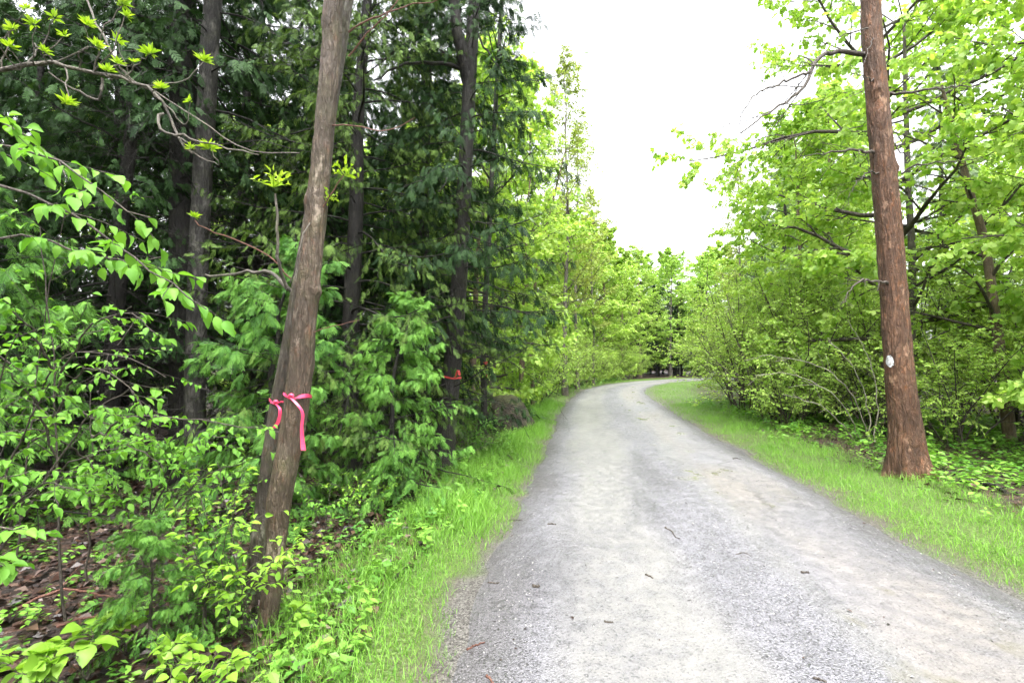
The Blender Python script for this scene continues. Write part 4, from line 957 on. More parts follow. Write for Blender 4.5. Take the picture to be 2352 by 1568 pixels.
for n_, (x, y, rz, s, ms) in enumerate(back):
    tree(ms, x, y, rz, s, ORD[n_] + ' tree from the left in the front row closing the end of the road' if n_ < 4 else 'leafy tree farther back in the wall of trees closing the road', 'trees closing the end of the road', 'leafy_tree')
tree(cedN, 20.5, 62, 1, .85, 'grey-green conifer at the back over the dark opening in the trees', name='cedar_tree')
pocket = [(15, 60.5, cedF), (17.5, 61.5, cedF), (20, 62, cedF), (22.5, 62.5, cedF), (16, 64.5, cedF), (18.5, 65.5, cedF), (21, 66, cedF), (24, 66.5, cedF), (17, 69, cedF), (20, 70, cedF), (23, 71, cedF), (26, 70, cedF), (15, 76, cedG), (19, 77, cedG), (23, 78, cedG), (27, 77, cedG), (31, 75, cedG), (11, 76, cedG), (13, 72, cedG), (16.5, 73, cedG), (20, 74, cedG), (23.5, 74.5, cedG)]
for n_, (x, y, ms) in enumerate(pocket):
    tree(ms, x, y, n_ * 1.1, .9 + .03 * (n_ % 5), ORD[n_] + ' bare-stemmed conifer from the left at the dark opening ending the road' if n_ < 4 else 'conifer deep inside the dark opening at the end of the road', 'dark conifers at the end of the road', 'cedar_tree')
tree(decP, 12.6, 28, 3.9, .85, 'thin wispy tree at the sky gap above the thicket', name='airy_tree')
tree(decP, 8.4, 48.5, .9, .85, 'thin wispy tree standing in the sky gap at the outer side of the bend', name='airy_tree')
tree(decP, 17.5, 40, 2.9, .75, 'small wispy tree at the inside of the bend', name='airy_tree')

# right-hand wood
tree(decM, 8.6, 11.8, .4, 1.2, 'big bright maple behind the red-brown pine trunk', name='maple_tree')
tree(decM, 9.0, 6.6, 2.1, .9, 'near maple with drooping leaves at the right edge', name='maple_tree')
tree(decM2, 12.2, 9.6, 3.3, 1.25, 'maple with long lower boughs behind the right edge', name='maple_tree')
tree(decM2, 8.6, 15.2, 1.1, 1.0, 'mid-green maple over the thicket left of the pine', name='maple_tree')
tree(cedN, 10.9, 20.2, 2, .95, 'grey-green cedar rising over the thicket on the inner side of the bend', name='cedar_tree')
tree(cedN, 13.0, 26.5, 4, .8, 'smaller grey-green cedar behind the first at the bend', name='cedar_tree')
tree(cedN, 14.5, 17, 1, 1.0, 'grey-green cedar half hidden behind the big maple', name='cedar_tree')
tree(decL2, 10.4, 16.8, 3, .95, 'lime tree squeezed between maple and grey-green cedar', name='lime_tree')
tree(decL2, 14.8, 30, .4, .75, 'low lime tree at the lawn inside the bend', name='lime_tree')
tree(decM2, 18.2, 35, .4, .85, 'low maple farthest along the inside of the bend', name='maple_tree')
right_far = [(13.5, 21.5, 1, 1, decF), (16, 28, 2, .9, decF), (19, 36, 3, .9, decF), (23, 43, 4, .95, decF), (21, 31, 5, 1, decF2), (27, 40, 1, 1, decF), (21, 18, .9, 1.1, decF), (24, 25, 3, 1.1, decF2), (30, 33, 2, 1.1, decF), (32, 46, 2, 1.0, decF), (25, 12, 2, 1.1, decF), (28, 19, 5, 1.1, decF2)]
for x, y, rz, s, ms in right_far:
    tree(ms, x, y, rz, s, 'leafy tree deep in the wood on the inner side of the bend', 'trees deep in the right-hand wood', 'leafy_tree')

# slim brown maple stem at the right edge
def slim_stem(label, pts, d, r0, seed, name='slender_tree', mat=B_BROWN, leaves=M_MAPLE, tpl=T_MAPLE, size=.12, cnt=14):
    P0 = WP(pts, d); b = P0[0].copy(); rg = np.random.default_rng(seed); root = thing(name, label, 'tree', tuple(b))
    up = P0[-1] - P0[-2]; P0 = np.vstack([P0, P0[-1] + up * .4, P0[-1] + up * .8])
    m, P, R, _, _ = hero_trunk(P0 - b, np.linspace(r0, r0 * .25, len(P0)), 20, 160, seed, .03); m.build('trunk', mat, root)
    q1, r1 = sprout(rg, P[None], R[None], cnt, .25, 1, 55, .28, 7, bend=-.02, jit=.1, rr=.45, taper=.4)
    q2, r2 = sprout(rg, q1, r1, 6, .2, 1, 45, .42, 5, bend=-.03, jit=.15, flat=.6, rr=.5)
    wb = MB(); tubes(wb, q1, r1, 5); tubes(wb, q2, np.maximum(r2, .003), 3); wb.build('branches', B_TWIG, root)
    if leaves is not None:
        cb = MB(); p, T, idx, _ = along(rg, q2, 9, .2, 1.02); X, Y, Z = leaf_axes(rg, T, idx, 55, .7, .4, .7)
        place(cb, tpl, p, X, Y, Z, size * rg.uniform(.6, 1.2, len(p)), rg.uniform(0, 1, len(p))); cb.build('crown', leaves, root)['kind'] = 'stuff'
    return root
slim_stem('slim brown leaning maple stem at the right edge beyond the pine', [(2320, 1012), (2308, 900), (2288, 740), (2262, 560), (2225, 430), (2190, 300)], 10.0, .11, 201)
slim_stem('thin brown stem with few branches left of the road past the boulder', [(1192, 920), (1205, 800), (1222, 700), (1245, 560), (1275, 440)], 16.0, .07, 202, leaves=M_LIME, tpl=T_OVAL, size=.09, cnt=12)
slim_stem('dark upright stem just behind the big pine on its right', [(2085, 1010), (2092, 800), (2095, 600), (2085, 400), (2080, 200)], 11.5, .1, 203, mat=B_GREY, cnt=10)

# ---- the thicket: shrubs of small leaves
SM = (B_TWIG, M_LIME)
shA = shrub(301, 3.2, 18, 1.5, 9, 6, 8, .07, mats=SM)
shB = shrub(302, 2.2, 16, 1.2, 8, 6, 8, .06, mats=(B_TWIG, M_MAPLE))
shC = shrub(303, 1.3, 16, .9, 7, 5, 6, .05, mats=(B_TWIG, M_HERB))
thick = [(6.9, 13.2, 0, 1.0, shA, 'small-leaved shrub at the front of the thicket by the verge'), (8.2, 13.6, 1, 1.15, shA, 'tall small-leaved shrub in the thicket beside the arching stems'), (7.4, 16.2, 2, 1.2, shA, 'tall shrub behind the front of the thicket'), (9.5, 19.5, 3, 1.15, shA, 'shrub of the thicket where the lawn begins'), (11.6, 22.8, 4, 1.2, shA, 'shrub beside the lawn on the inner side of the bend'), (9.6, 17.8, 5, 1.3, shA, 'tallest shrub at the back of the thicket'),
         (6.6, 12.2, .5, .7, shB, 'knee-high yellow-green shrub at the front of the thicket'), (8.0, 11.6, 1.5, .9, shB, 'yellow-green shrub left of the pine trunk'), (8.4, 9.8, 2.5, 1.0, shB, 'yellow-green shrub just behind the pine trunk'), (9.9, 9.0, 3.5, 1.0, shB, 'yellow-green shrub right of the pine trunk'), (11.4, 11.4, .9, 1.2, shA, 'tall shrub behind the slim maple stem'), (9.6, 12.9, 1.9, 1.2, shA, 'tall shrub in the wood behind the pine trunk'), (12.6, 13.4, 2.2, 1.3, shA, 'tall shrub deep behind the slim maple stem'), (10.3, 7.2, .4, .8, shB, 'yellow-green shrub low at the right edge'),
         (13.8, 26.3, 1.2, 1.0, shA, 'shrub at the far edge of the lawn'), (16.5, 33, 3.2, 1.0, shA, 'shrub beside the road inside the far bend')]
for x, y, rz, s, ms, lab in thick:
    put(ms, 'shrub', lab, 'shrub', (x, y, gz1(x, y)), rz, s, 'shrubs of the thicket')
roadside = [(.1, 13.6, .8, shC), (.7, 20, 1.1, shB), (1.2, 23, 1.2, shB), (1.8, 26.5, 1.1, shA), (2.6, 30, .9, shA), (3.6, 33.5, 1.0, shA), (5.2, 38, 1, shA), (7.2, 43, 1, shA), (9.6, 47.5, 1, shA), (12, 51, .9, shA)]
for k, (x, y, s, ms) in enumerate(roadside + [(.2, 23, 1, shA), (.9, 28, 1.1, shA), (-1, 20, 1, shA), (-2.2, 15.5, 1.1, shB)]):
    put(ms, 'shrub', ORD[k] + ' leafy shrub along the outer verge counted from the boulder' if k < 10 else 'leafy shrub behind the row of shrubs on the outer verge', 'shrub', (x, y, gz1(x, y)), k * 1.3, s, 'shrubs along the outer edge of the bend')
put(shC, 'shrub', 'shrub growing against the left side of the boulder', 'shrub', (-1.0, 12.0, -.05), .4, .85)
put(shC, 'shrub', 'low shrub at the foot of the verge cedar', 'shrub', (-.55, 8.6, -.05), 1.4, .6)

# arching pale stems
bS = np.array(W(1985, 1015, 9.9)); bS[2] = 0
arch = thing('arching_shrub', 'bare pale stems arching to the left out of the thicket', 'shrub', tuple(bS))
rg = np.random.default_rng(88)
for pts in ([(1995, 1015, 9.9), (1965, 920, 9.6), (1905, 855, 9.4), (1830, 825, 9.2), (1745, 815, 9.1)], [(1980, 1015, 9.9), (1940, 935, 9.5), (1885, 885, 9.3), (1810, 858, 9.2), (1735, 862, 9.1)], [(2000, 1015, 9.9), (1990, 920, 9.9), (1955, 840, 9.8), (1900, 775, 9.7)], [(1965, 1015, 9.9), (1905, 945, 9.4), (1850, 918, 9.2), (1800, 905, 9.1)], [(2010, 1015, 9.9), (2012, 900, 10), (1990, 810, 10.1), (1950, 740, 10.1)]):
    m = MB(); B, Rr = bough(m, WP(pts) - bS, .012, .004, rg, 6, 20, .015)
    q, r = sprout(rg, B, Rr, 5, .45, 1, 40, .16, 5, bend=.02, jit=.12, rr=.5); tubes(m, q, np.maximum(r, .003), 3); m.build('stem', B_PALE, arch)

# ---- the red-brown pine
bP = G(2088, 1100); dP = bP[1]
axP = WP([(2090, 1120), (2086, 1080), (2080, 1000), (2071, 900), (2062, 800), (2048, 600), (2030, 400), (2012, 200), (2004, 100), (1999, 0), (1996, -60)], dP)
up = axP[-1] - axP[-2]; up = up / np.linalg.norm(up)
axP = np.vstack([axP, axP[-1] + up * 2.5, axP[-1] + up * 5.5])
rP = np.array([74, 72, 67, 61, 57, 54, 50, 46, 43, 41, 40, 34, 12]) / 2 / F * dP
pine = thing('pine_tree', 'tall bare red-brown pine trunk at the right verge with a white paint blaze', 'tree', tuple(bP))
kn = [(2.0, 4.0, .06, .03), (2.6, 3.0, .05, .025), (3.1, 5.0, .06, .03), (3.6, 3.6, .05, .025), (4.3, 2.6, .05, .03), (4.9, 4.6, .06, .03), (5.4, 1.2, .05, .03)]
mbP, PP_, RP_, AP, BP = hero_trunk(axP - bP, rP, 72, 320, 23, amp=.16, fu=17, fz=6, flare=.13, knots=kn)
pine_trunk = mbP.build('trunk', B_PINE, pine)
rg = np.random.default_rng(91)
for pts, r0 in (([(1985, 125, dP), (1930, 118, dP - .1), (1880, 135, dP - .3), (1845, 200, dP - .45), (1800, 238, dP - .6), (1750, 270, dP - .7), (1700, 310, dP - .8)], .035),
                ([(1860, 165, dP - .4), (1800, 190, dP - .4), (1740, 215, dP - .4), (1690, 280, dP - .4)], .018),
                ([(2018, 352, dP), (1960, 345, dP - .2), (1900, 350, dP - .35), (1838, 358, dP - .5)], .022),
                ([(2035, 215, dP), (2090, 212, dP - .2), (2170, 200, dP - .4), (2255, 196, dP - .5)], .022),
                ([(2052, 655, dP), (2010, 645, dP - .2), (1970, 648, dP - .3), (1930, 700, dP - .4)], .022),
                ([(2028, 395, dP), (1990, 400, dP - .2), (1960, 430, dP - .3), (1945, 470, dP - .3)], .014),
                ([(2070, 400, dP), (2100, 380, dP - .1), (2180, 372, dP - .3), (2260, 360, dP - .4)], .014),
                ([(2050, 330, dP), (2080, 355, dP - .1), (2110, 372, dP - .2)], .012),
                ([(2005, 60, dP), (1940, 80, dP - .2), (1870, 110, dP - .4)], .012),
                ([(2010, 70, dP), (1990, 130, dP - .3), (1960, 190, dP - .4)], .01),
                ([(2020, 190, dP), (1985, 175, dP - .3), (1950, 150, dP - .4)], .01),
                ([(2000, 100, dP), (2050, 110, dP - .2), (2080, 85, dP - .3)], .012)):
    m = MB(); B, Rr = bough(m, WP(pts) - bP, r0, r0 * .2, rg, 7, 20, .012)
    bo = m.build('branch', B_TWIG, pine)
    if r0 > .013:
        m = MB()
        q, r = sprout(rg, B, Rr, 9, .25, 1, 40, .35, 6, bend=-.02, jit=.12, rr=.45); tubes(m, q, np.maximum(r, .002), 4)
        q2, r2 = sprout(rg, q, r, 4, .3, 1, 40, .45, 4, bend=-.02, jit=.15, rr=.6); tubes(m, q2, np.maximum(r2, .0015), 3)
        m.build('twigs', B_TWIG, bo)['kind'] = 'stuff'
q1, r1 = sprout(rg, PP_[None], RP_[None], 26, .68, 1, 60, .16, 6, bend=.03, jit=.1, rr=.4, taper=.3); q2, r2 = sprout(rg, q1, r1, 8, .25, 1, 45, .45, 4, jit=.15, rr=.5)
m = MB(); tubes(m, q1, r1, 5); tubes(m, q2, np.maximum(r2, .003), 3); m.build('limbs', B_TWIG, pine)
cb = MB(); p, T, idx, _ = along(rg, q2, 7, .2, 1); X, Y, Z = leaf_axes(rg, T, idx, 40, .2, .6, .3)
place(cb, T_SPRAY_LO[0], p, X, Y, Z, .16 * rg.uniform(.6, 1.2, len(p)), rg.uniform(0, 1, len(p))); cb.build('crown', M_CEDARG, pine)['kind'] = 'stuff'
# painted blaze: a thin skin of paint that follows the bark
tgt = W(2047, 826, dP) - bP; ib = int(np.argmin(np.abs(PP_[:, 2] - tgt[2])))
mbv = np.concatenate(mbP.v).reshape(len(PP_), 72, 3)
ctr = mbv[ib]; jb = int(np.argmin(np.linalg.norm((ctr - PP_[ib])[:, :2] / RP_[ib] - nrm(np.array([-.95, -.3])), axis=1)))
dz = np.linalg.norm(PP_[ib + 1] - PP_[ib]); bn = nrm(mbv - PP_[:, None]); da = 2 * np.pi * RP_[ib] / 72
def skin(a, b):
    a0, b0 = int(math.floor(a)), int(math.floor(b)); fa, fb = a - a0, b - b0; o = np.zeros(3)
    for i2, w1 in ((a0, 1 - fa), (a0 + 1, fa)):
        for j2_, w2 in ((b0, 1 - fb), (b0 + 1, fb)): o = o + w1 * w2 * (mbv[i2, j2_ % 72] + bn[i2, j2_ % 72] * .003)
    return o
NA, NR = 44, 7; V = []; fl = []; ft = []
for r_ in range(1, NR + 1):
    for a_ in range(NA):
        th_ = a_ / NA * 2 * np.pi; k_ = r_ / NR * (.84 + .34 * float(vnoise(np.array([[math.cos(th_) * 3.5, math.sin(th_) * 3.5, 2.0]]), 3)[0]))
        V.append(skin(ib + .08 * k_ * math.sin(th_) / dz, jb + .048 * k_ * math.cos(th_) / da))
V.append(skin(ib, jb)); c0 = len(V) - 1
for a_ in range(NA):
    fl += [c0, a_, (a_ + 1) % NA]; ft.append(3)
    for r_ in range(NR - 1): fl += [r_ * NA + a_, (r_ + 1) * NA + a_, (r_ + 1) * NA + (a_ + 1) % NA, r_ * NA + (a_ + 1) % NA]; ft.append(4)
m = MB(); m.add(V, fl, ft, .5, True)
t = NT('white_paint'); M_PAINT = t.finish(t.ramp(t.noise(t.obj(), 40, 4), [(.36, (.16, .13, .11)), (.45, (.42, .42, .43)), (.6, (.58, .60, .63))]), .6, .3)
m.build('paint_blaze', M_PAINT, pine_trunk)['label'] = 'white oval paint blaze'

# ---- boulder
bm_ = thing('boulder', 'dark mossy boulder at the verge past the cedar', 'boulder', tuple(G(1168, 985)))
n1, n2 = 64, 40; th = np.linspace(0, 2 * np.pi, n1, endpoint=False); ph = np.linspace(.02, np.pi - .02, n2)
TH, PH = np.meshgrid(th, ph); D = np.stack([np.sin(PH) * np.cos(TH), np.sin(PH) * np.sin(TH), np.cos(PH)], -1)
pk = 1 - .38 * np.clip(D[..., 0] - .05, 0, 1) * np.clip(D[..., 2] + .6, 0, 1.2)
rr = (1 + .35 * (fbm(D * 1.6, 41, 2) - .5) + .14 * (fbm(D * 5, 42, 3) - .5)) * pk
V = D * rr[..., None] * np.array([.72, .55, .62]) + np.array([0, 0, .22])
V = V + (np.round(V @ nrm(np.array([.5, -.3, .8])) * 9) / 9 - V @ nrm(np.array([.5, -.3, .8])))[..., None] * nrm(np.array([.5, -.3, .8])) * .35
m = MB(); i = np.arange(n2 - 1)[:, None] * n1; j = np.arange(n1)[None]; j2 = (j + 1) % n1
ql = np.stack([i + j, i + n1 + j, i + n1 + j2, i + j2], -1).reshape(-1); m.add(V, ql, np.full(len(ql) // 4, 4), .5, True)
t = NT('mossy_rock'); o = t.obj(); n_ = t.noise(o, 7, 6, .7); c = t.ramp(n_, [(.3, (.022, .018, .014)), (.55, (.06, .048, .036)), (.75, (.13, .104, .078))])
up_ = t.n('SeparateXYZ', Vector=t.n('NewGeometry').outputs['Normal']).outputs[2]
c = t.mix(t.math('MULTIPLY', t.ramp(t.math('ADD', t.math('MULTIPLY', up_, .4), n_), [(.62, 0.0), (.85, 1.0)]), .8), c, (.05, .06, .012))
m.build('rock', t.finish(c, .7, .35, t.bump(t.math('ADD', n_, t.noise(o, 28, 4)), .9, .04)), bm_)

# ---- logs and fallen sticks
def stick(name, label, cat, pts, r0, r1, mat, seed, k=8, side=0, group=None):
    rg = np.random.default_rng(seed); pts = np.array(pts, float); b = pts[0].copy(); root = thing(name, label, cat, tuple(b), group)
    m = MB(); P = spline(pts - b, 14); P = P + rg.normal(size=P.shape) * r0 * .35; R = np.linspace(r0, r1, 14) * rg.uniform(.85, 1.15, 14)
    tubes(m, P, R, k, cap=True); m.build('stem', mat, root)
    if side:
        m = MB(); q, r = sprout(rg, P[None], R[None], side, .2, .9, 45, .3, 5, bend=.02, jit=.15, rr=.5); tubes(m, q, np.maximum(r, .0012), 5); m.build('side_twigs', mat, root)
    return root
def on_road(u, v, lift=.008):
    g = G(u, v); g[2] = float(road_z([g[0]], [g[1]])[0]) + lift; return g
for k, (pl, r, lab, mt) in enumerate([
    ([(1528, 1222), (1545, 1232), (1552, 1243), (1562, 1247)], .007, 'curved dark twig in the middle of the road', B_TWIG),
    ([(1484, 1322), (1492, 1326), (1500, 1330)], .008, 'short stubby twig below the curved twig on the road', B_TWIG),
    ([(1258, 1209), (1268, 1210), (1277, 1211)], .008, 'short straight twig in the left wheel track', B_TWIG),
    ([(1388, 1431), (1396, 1432), (1408, 1432)], .006, 'small twig low in the left half of the road', B_TWIG),
    ([(1072, 1480), (1090, 1472), (1112, 1466)], .007, 'brown twig at the left road edge near the bottom', B_REDT),
    ([(1118, 1545), (1126, 1556), (1136, 1568)], .007, 'reddish twig at the bottom left of the road', B_REDT),
    ([(1158, 1190), (1180, 1189), (1200, 1191)], .006, 'thin twig lying across the left gravel edge', B_TWIG),
    ([(1120, 1329), (1135, 1331), (1147, 1333)], .007, 'twig in the dark gravel at the left edge', B_TWIG),
    ([(1690, 1282), (1710, 1279), (1724, 1285)], .004, 'fine pale twig in the right half of the road', B_GREY),
    ([(1758, 1064), (1775, 1067), (1792, 1068)], .008, 'twig at the right side of the road before the bend', B_TWIG),
    ([(1684, 1055), (1692, 1053), (1702, 1056)], .008, 'twig beside the right wheel track before the bend', B_TWIG),
    ([(1842, 1323), (1850, 1321), (1858, 1322)], .009, 'dark chip of bark in the sandy right wheel track', B_TWIG),
    ([(1870, 1571), (1884, 1576), (1900, 1581)], .007, 'twig at the bottom edge of the road on the right', B_TWIG),
    ([(1225, 1349), (1232, 1351), (1238, 1350)], .012, 'dark bark lump in the left wheel track', B_TWIG)]):
    stick('twig', lab, 'twig', [on_road(u, v) for u, v in pl], r, r * .6, mt, 400 + k, 6, 0, 'twigs on the road')
def gp(u, v, h=.03):
    g = G(u, v); g[2] = gz1(g[0], g[1]) + h; return g
stick('fallen_log', 'dark fallen log lying in the herbs left of the pine', 'log', [gp(1985, 1005, .07), gp(2030, 1006, .07), gp(2075, 1000, .08)], .055, .045, B_CEDAR, 430, 10)
stick('fallen_branch', 'dark fallen branch in the herbs right of the pine foot', 'branch', [gp(2210, 1120, .05), gp(2260, 1128, .06), gp(2310, 1148, .05)], .03, .018, B_CEDAR, 431, 8, 4)
stick('fallen_branch', 'thin fallen branch on the leaf litter under the saplings', 'branch', [gp(40, 1360), gp(140, 1330, .06), gp(260, 1345, .04)], .012, .007, B_REDT, 432, 6, 4)
stick('fallen_branch', 'reddish stick on the leaf litter below the tall sapling', 'branch', [gp(130, 1400, .03), gp(200, 1392, .05), gp(250, 1388)], .010, .006, B_REDT, 433, 6, 3)
stick('fallen_branch', 'broken stick in the dark litter by the verge cedar', 'branch', [gp(930, 1125), gp(975, 1115, .06), gp(1010, 1112)], .014, .008, B_REDT, 434, 6, 3)

# ================================================================== ground cover
rg = np.random.default_rng(500)
def scatter_side(side, n, e0, e1, smax_, pw=1.6, emode=1.0):
    """points beside the road; denser near the camera; returns x, y, e"""
    s = 14.2 + (smax_ - 14.2) * rg.uniform(0, 1, n) ** pw
    e = e0 + (e1 - e0) * rg.uniform(0, 1, n) ** emode
    hw = halfw(s, side); lat = side * (hw + e)
    return np.interp(s, cls, cl[:, 0]) + np.interp(s, cls, crgt[:, 0]) * lat, np.interp(s, cls, cl[:, 1]) + np.interp(s, cls, crgt[:, 1]) * lat, e, s
def blades(mb, x, y, e, h, tpls, rnd):
    n = len(x); a = rg.uniform(0, 2 * np.pi, n); lean = rg.normal(size=(n, 2)) * .22
    Z = nrm(np.c_[lean, np.ones(n)]); Yv = np.c_[np.cos(a), np.sin(a), np.zeros(n)]; X = nrm(np.cross(Yv, Z)); Yv = np.cross(Z, X)
    O = np.c_[x, y, gz(x, y) - .01]
    for k, tp in enumerate(tpls):
        m = np.arange(n) % len(tpls) == k
        place(mb, tp, O[m], X[m], Yv[m], Z[m], h[m], rnd[m])
TB = [blade(2, .014, .5), blade(2, .012, .9), blade(2, .018, 1.3), blade(2, .009, .25)]
TBF = [blade(2, .022, .6), blade(2, .026, 1.1)]
gm = MB()
for side, n, e0, e1, hmax in ((-1, 52000, .02, 1.15, .19), (1, 48000, .02, 1.7, .125)):
    x, y, e, s = scatter_side(side, n, e0, e1, 34, 1.7, .85)
    wv = fbm(np.c_[x * 1.5, y * 1.5, 0 * x], 77)
    if side < 0: keep = (wv * 1.0 + rg.uniform(0, 1, n) * .5) > (.36 + .45 * np.clip((e - .7) / .6, 0, 1) + .6 * np.clip((.2 - e) / .2, 0, 1))
    else: keep = (wv * .6 + rg.uniform(0, 1, n) * .6) > (.34 + .5 * np.clip((.22 - e) / .22, 0, 1) + .4 * np.clip((e - 1.1) / .9, 0, 1))
    x, y, e, wv = x[keep], y[keep], e[keep], wv[keep]
    h = hmax * (.25 + .75 * np.clip(e / .55, 0, 1)) * (.15 + 1.5 * wv ** 1.3) * rg.uniform(.4, 1.4, len(x))
    blades(gm, x, y, e, h, TB, np.clip(rg.uniform(0, 1, len(x)) * .7 + wv * .4, 0, 1))
    x, y, e, s = scatter_side(side, 20000 if side < 0 else 34000, .05, 2.2 if side < 0 else 5.5, 72 if side < 0 else 60, 1.2, 1.0)
    m = s > 28; x, y, e = x[m], y[m], e[m]
    blades(gm, x, y, e, .12 * rg.uniform(.5, 1.3, len(x)), TBF, rg.uniform(.3, 1, len(x)))
    x, y, e, s = scatter_side(side, 8000, .1, 1.4 if side < 0 else 2.6, 34, 1.1, 1.0)
    blades(gm, x, y, e, .10 * rg.uniform(.5, 1.3, len(x)), TBF, rg.uniform(.2, 1, len(x)))
x, y, e, s = scatter_side(-1, 16000, .01, .7, 22, 1.5, .8); h = .07 * rg.uniform(.4, 1.5, len(x)) * (.5 + e)
k = fbm(np.c_[x * 2.5, y * 2.5, 0 * x], 79) + .6 * np.clip(e / .3, 0, 1) > .62; blades(gm, x[k], y[k], e[k], h[k] + .015, TBF, rg.uniform(.1, 1, k.sum()))
x, y, e, s = scatter_side(1, 14000, .01, .6, 24, 1.5, .8); h = .06 * rg.uniform(.4, 1.5, len(x)) * (.5 + e)
k = fbm(np.c_[x * 2.5, y * 2.5, 0 * x], 81) + .6 * np.clip(e / .3, 0, 1) > .62; blades(gm, x[k], y[k], e[k], h[k] + .015, TBF, rg.uniform(.1, 1, k.sum()))
tag(gm.build('grass', M_GRASS), 'long fresh green grass along both road verges', 'grass', kind='stuff')

# herbs: rosettes of small leaves on little stems
def rosette(seed, n=7, h=.7):
    rs = np.random.default_rng(seed); m = MB()
    a = np.arange(n) * 2.399; z = np.linspace(.25, 1, n) * h; e = rs.uniform(-.3, .35, n)
    Y = np.c_[np.cos(a) * np.cos(e), np.sin(a) * np.cos(e), np.sin(e)]; Z = nrm(np.array([0, 0, 1.]) + rs.normal(size=(n, 3)) * .3); X = nrm(np.cross(Y, Z)); Z = np.cross(X, Y)
    place(m, T_TRI, np.c_[0 * a, 0 * a, z], X, Y, Z, rs.uniform(.35, .6, n), np.zeros(n))
    v = np.concatenate(m.v); l = np.concatenate(m.l); t_ = np.concatenate(m.t); f = []; q = 0
    for c in t_: f.append(tuple(l[q:q + c])); q += c
    b = len(v); v = np.vstack([v, [(-.012, 0, 0), (.012, 0, 0), (0, 0, h)]]); f.append((b, b + 1, b + 2))
    return (v.astype(float), f)
TR = [rosette(1, 6, .7), rosette(2, 8, .9), rosette(3, 5, .4), rosette(4, 9, 1.2)]
def herbs(mb, x, y, size):
    n = len(x); a = rg.uniform(0, 2 * np.pi, n); Z = nrm(np.c_[rg.normal(size=(n, 2)) * .15, np.ones(n)]); Yv = np.c_[np.cos(a), np.sin(a), np.zeros(n)]; X = nrm(np.cross(Yv, Z)); Yv = np.cross(Z, X)
    O = np.c_[x, y, gz(x, y) - .005]; r = rg.uniform(0, 1, n)
    for k, tp in enumerate(TR):
        m = np.arange(n) % 4 == k; place(mb, tp, O[m], X[m], Yv[m], Z[m], size[m], r[m])
hm = MB()
x = rg.uniform(-6, .5, 4500); y = rg.uniform(1.2, 9, 4500) ; e, lat_, _ = edge_dist(x, y)
k = (lat_ < 0) & (e > .75) & (fbm(np.c_[x, y, 0 * x] * 1.6, 91) + .15 * np.exp(-np.maximum(e - .8, 0) / .4) > .47); x, y = x[k], y[k]
herbs(hm, x, y, rg.uniform(.04, .13, len(x)))
x, y, e, s = scatter_side(-1, 350, .5, 1.3, 26, 1.3); herbs(hm, x, y, rg.uniform(.06, .16, len(x)))
x, y, e, s = scatter_side(1, 7000, .9, 8, 36, 1.15, .8)
k = fbm(np.c_[x, y, 0 * x] * 1.2, 93) + rg.uniform(-.1, .1, len(x)) > .36 + .25 * np.clip((1.6 - e) / .7, 0, 1); x, y, e = x[k], y[k], e[k]
herbs(hm, x, y, rg.uniform(.07, .22, len(x)) * np.clip(.5 + (e - .9) / 1.5, .5, 1.1))
x, y, e, s = scatter_side(-1, 3000, 1.0, 7, 60, 1.0, .8); k = s > 26; herbs(hm, x[k], y[k], rg.uniform(.15, .4, k.sum()))
tag(hm.build('undergrowth', M_HERB), 'low leafy herbs covering the ground beside the verges', 'undergrowth', kind='stuff')

# fallen leaves
lm = MB(); n = 15000
x = rg.uniform(-7, .4, n); y = rg.uniform(1.0, 10, n); e, lat_, _ = edge_dist(x, y); k = (lat_ < 0) & (e > .5); x, y = x[k], y[k]; n = len(x)
x2, y2, e2, s2 = scatter_side(1, 1200, 1.2, 6, 26, 1.2); x = np.r_[x, x2]; y = np.r_[y, y2]; n = len(x)
a = rg.uniform(0, 2 * np.pi, n); Z = nrm(np.c_[rg.normal(size=(n, 2)) * .45, np.ones(n)]); Yv = np.c_[np.cos(a), np.sin(a), np.zeros(n)]; X = nrm(np.cross(Yv, Z)); Yv = np.cross(Z, X)
tv = T_OVAL[0] * np.array([1.2, 1, 3.0]); place(lm, (T_TRI[0] * np.array([1.3, 1, 3.5]), T_TRI[1]), np.c_[x, y, gz(x, y) + rg.uniform(.004, .03, n)], X, Yv, Z, rg.uniform(.04, .10, n), rg.uniform(0, 1, n))
t = NT('dead_leaf'); M_DEAD = t.finish(t.ramp(t.attr('rnd'), [(0, (.007, .005, .0045)), (.4, (.022, .012, .009)), (.7, (.048, .022, .015)), (.92, (.085, .05, .032)), (1, (.15, .105, .075))]), .4, .4)
tag(lm.build('leaf_litter', M_DEAD), 'wet brown fallen leaves on the forest floor', 'leaf litter', kind='stuff')

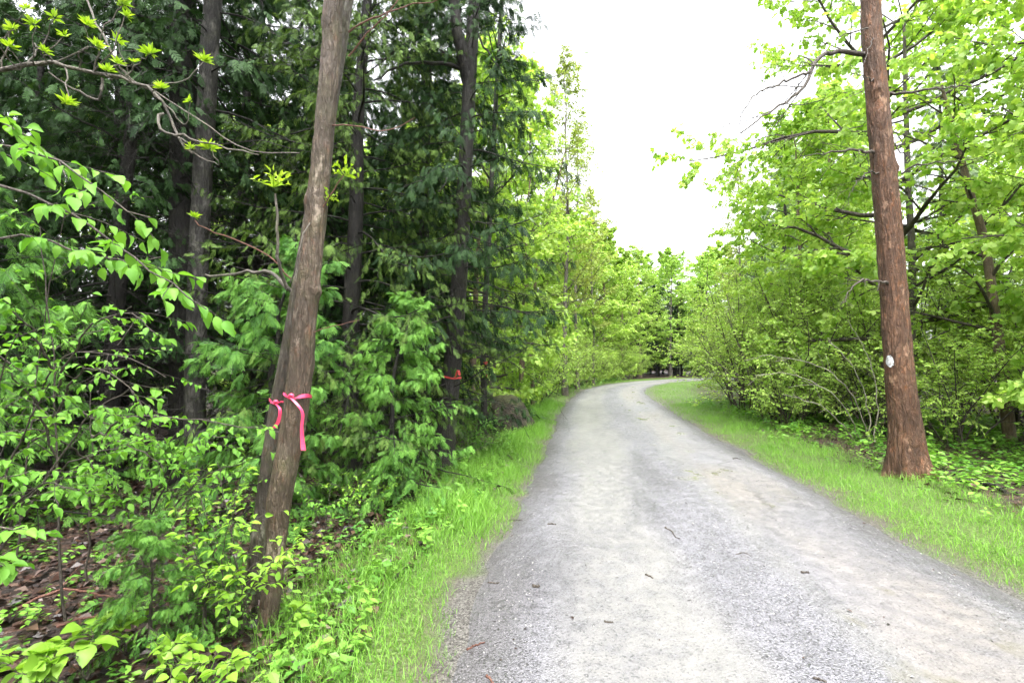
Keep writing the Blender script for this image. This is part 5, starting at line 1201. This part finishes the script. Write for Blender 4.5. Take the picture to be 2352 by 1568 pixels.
# bits of leaf and bark blown onto the road
dm = MB(); n = 420; s = 15.5 + 22 * rg.uniform(0, 1, n) ** 1.6; la = rg.uniform(-1.75, 1.75, n); la = np.where(rg.uniform(0, 1, n) < .45, np.sign(la) * (1.75 - np.abs(rg.normal(size=n)) * .3), la)
x = np.interp(s, cls, cl[:, 0]) + np.interp(s, cls, crgt[:, 0]) * la; y = np.interp(s, cls, cl[:, 1]) + np.interp(s, cls, crgt[:, 1]) * la
a = rg.uniform(0, 2 * np.pi, n); Z = nrm(np.c_[rg.normal(size=(n, 2)) * .3, np.ones(n)]); Yv = np.c_[np.cos(a), np.sin(a), np.zeros(n)]; X = nrm(np.cross(Yv, Z)); Yv = np.cross(Z, X)
place(dm, T_OVAL, np.c_[x, y, road_z(x, y) + .009], X, Yv, Z, .008 + .03 * rg.uniform(0, 1, n) ** 3, rg.uniform(0, .9, n))
tag(dm.build('leaf_debris', M_DEAD), 'small scraps of leaf and bark strewn on the road', 'debris', kind='stuff')

# loose stones on the road
sm_ = MB(); n = 16000
s = 14.3 + 16 * rg.uniform(0, 1, n) ** 2.0
sel = rg.uniform(0, 1, n); la = np.where(sel < .5, rg.normal(size=n) * .28 + .1, np.where(sel < .68, -1.55 + rg.normal(size=n) * .14, np.where(sel < .86, 1.5 + rg.normal(size=n) * .16, rg.uniform(-1.6, 1.6, n))))
k = np.abs(la) < 1.78; s, la = s[k], la[k]; n = len(s)
x = np.interp(s, cls, cl[:, 0]) + np.interp(s, cls, crgt[:, 0]) * la; y = np.interp(s, cls, cl[:, 1]) + np.interp(s, cls, crgt[:, 1]) * la
OCT = (A3([(1, .1, 0), (.1, .9, .1), (-.9, .2, 0), (-.1, -1, .1), (.1, 0, .7)]), [(0, 1, 4), (1, 2, 4), (2, 3, 4), (3, 0, 4)])
a = rg.uniform(0, 2 * np.pi, n); Z = nrm(np.c_[rg.normal(size=(n, 2)) * .4, np.ones(n)]); Yv = np.c_[np.cos(a), np.sin(a), np.zeros(n)]; X = nrm(np.cross(Yv, Z)); Yv = np.cross(Z, X)
sz = .0028 * np.exp(rg.normal(size=n) * .45) + .001
place(sm_, OCT, np.c_[x, y, road_z(x, y) + .004 + sz * .3], X, Yv, Z, sz, rg.uniform(0, 1, n))
t = NT('loose_stone'); M_STONE = t.finish(t.ramp(t.attr('rnd'), [(0, (.05, .048, .046)), (.5, (.17, .165, .16)), (.9, (.36, .35, .34))]), .5, .4)
tag(sm_.build('gravel', M_STONE), 'loose grey stones scattered on the road', 'gravel', kind='stuff')
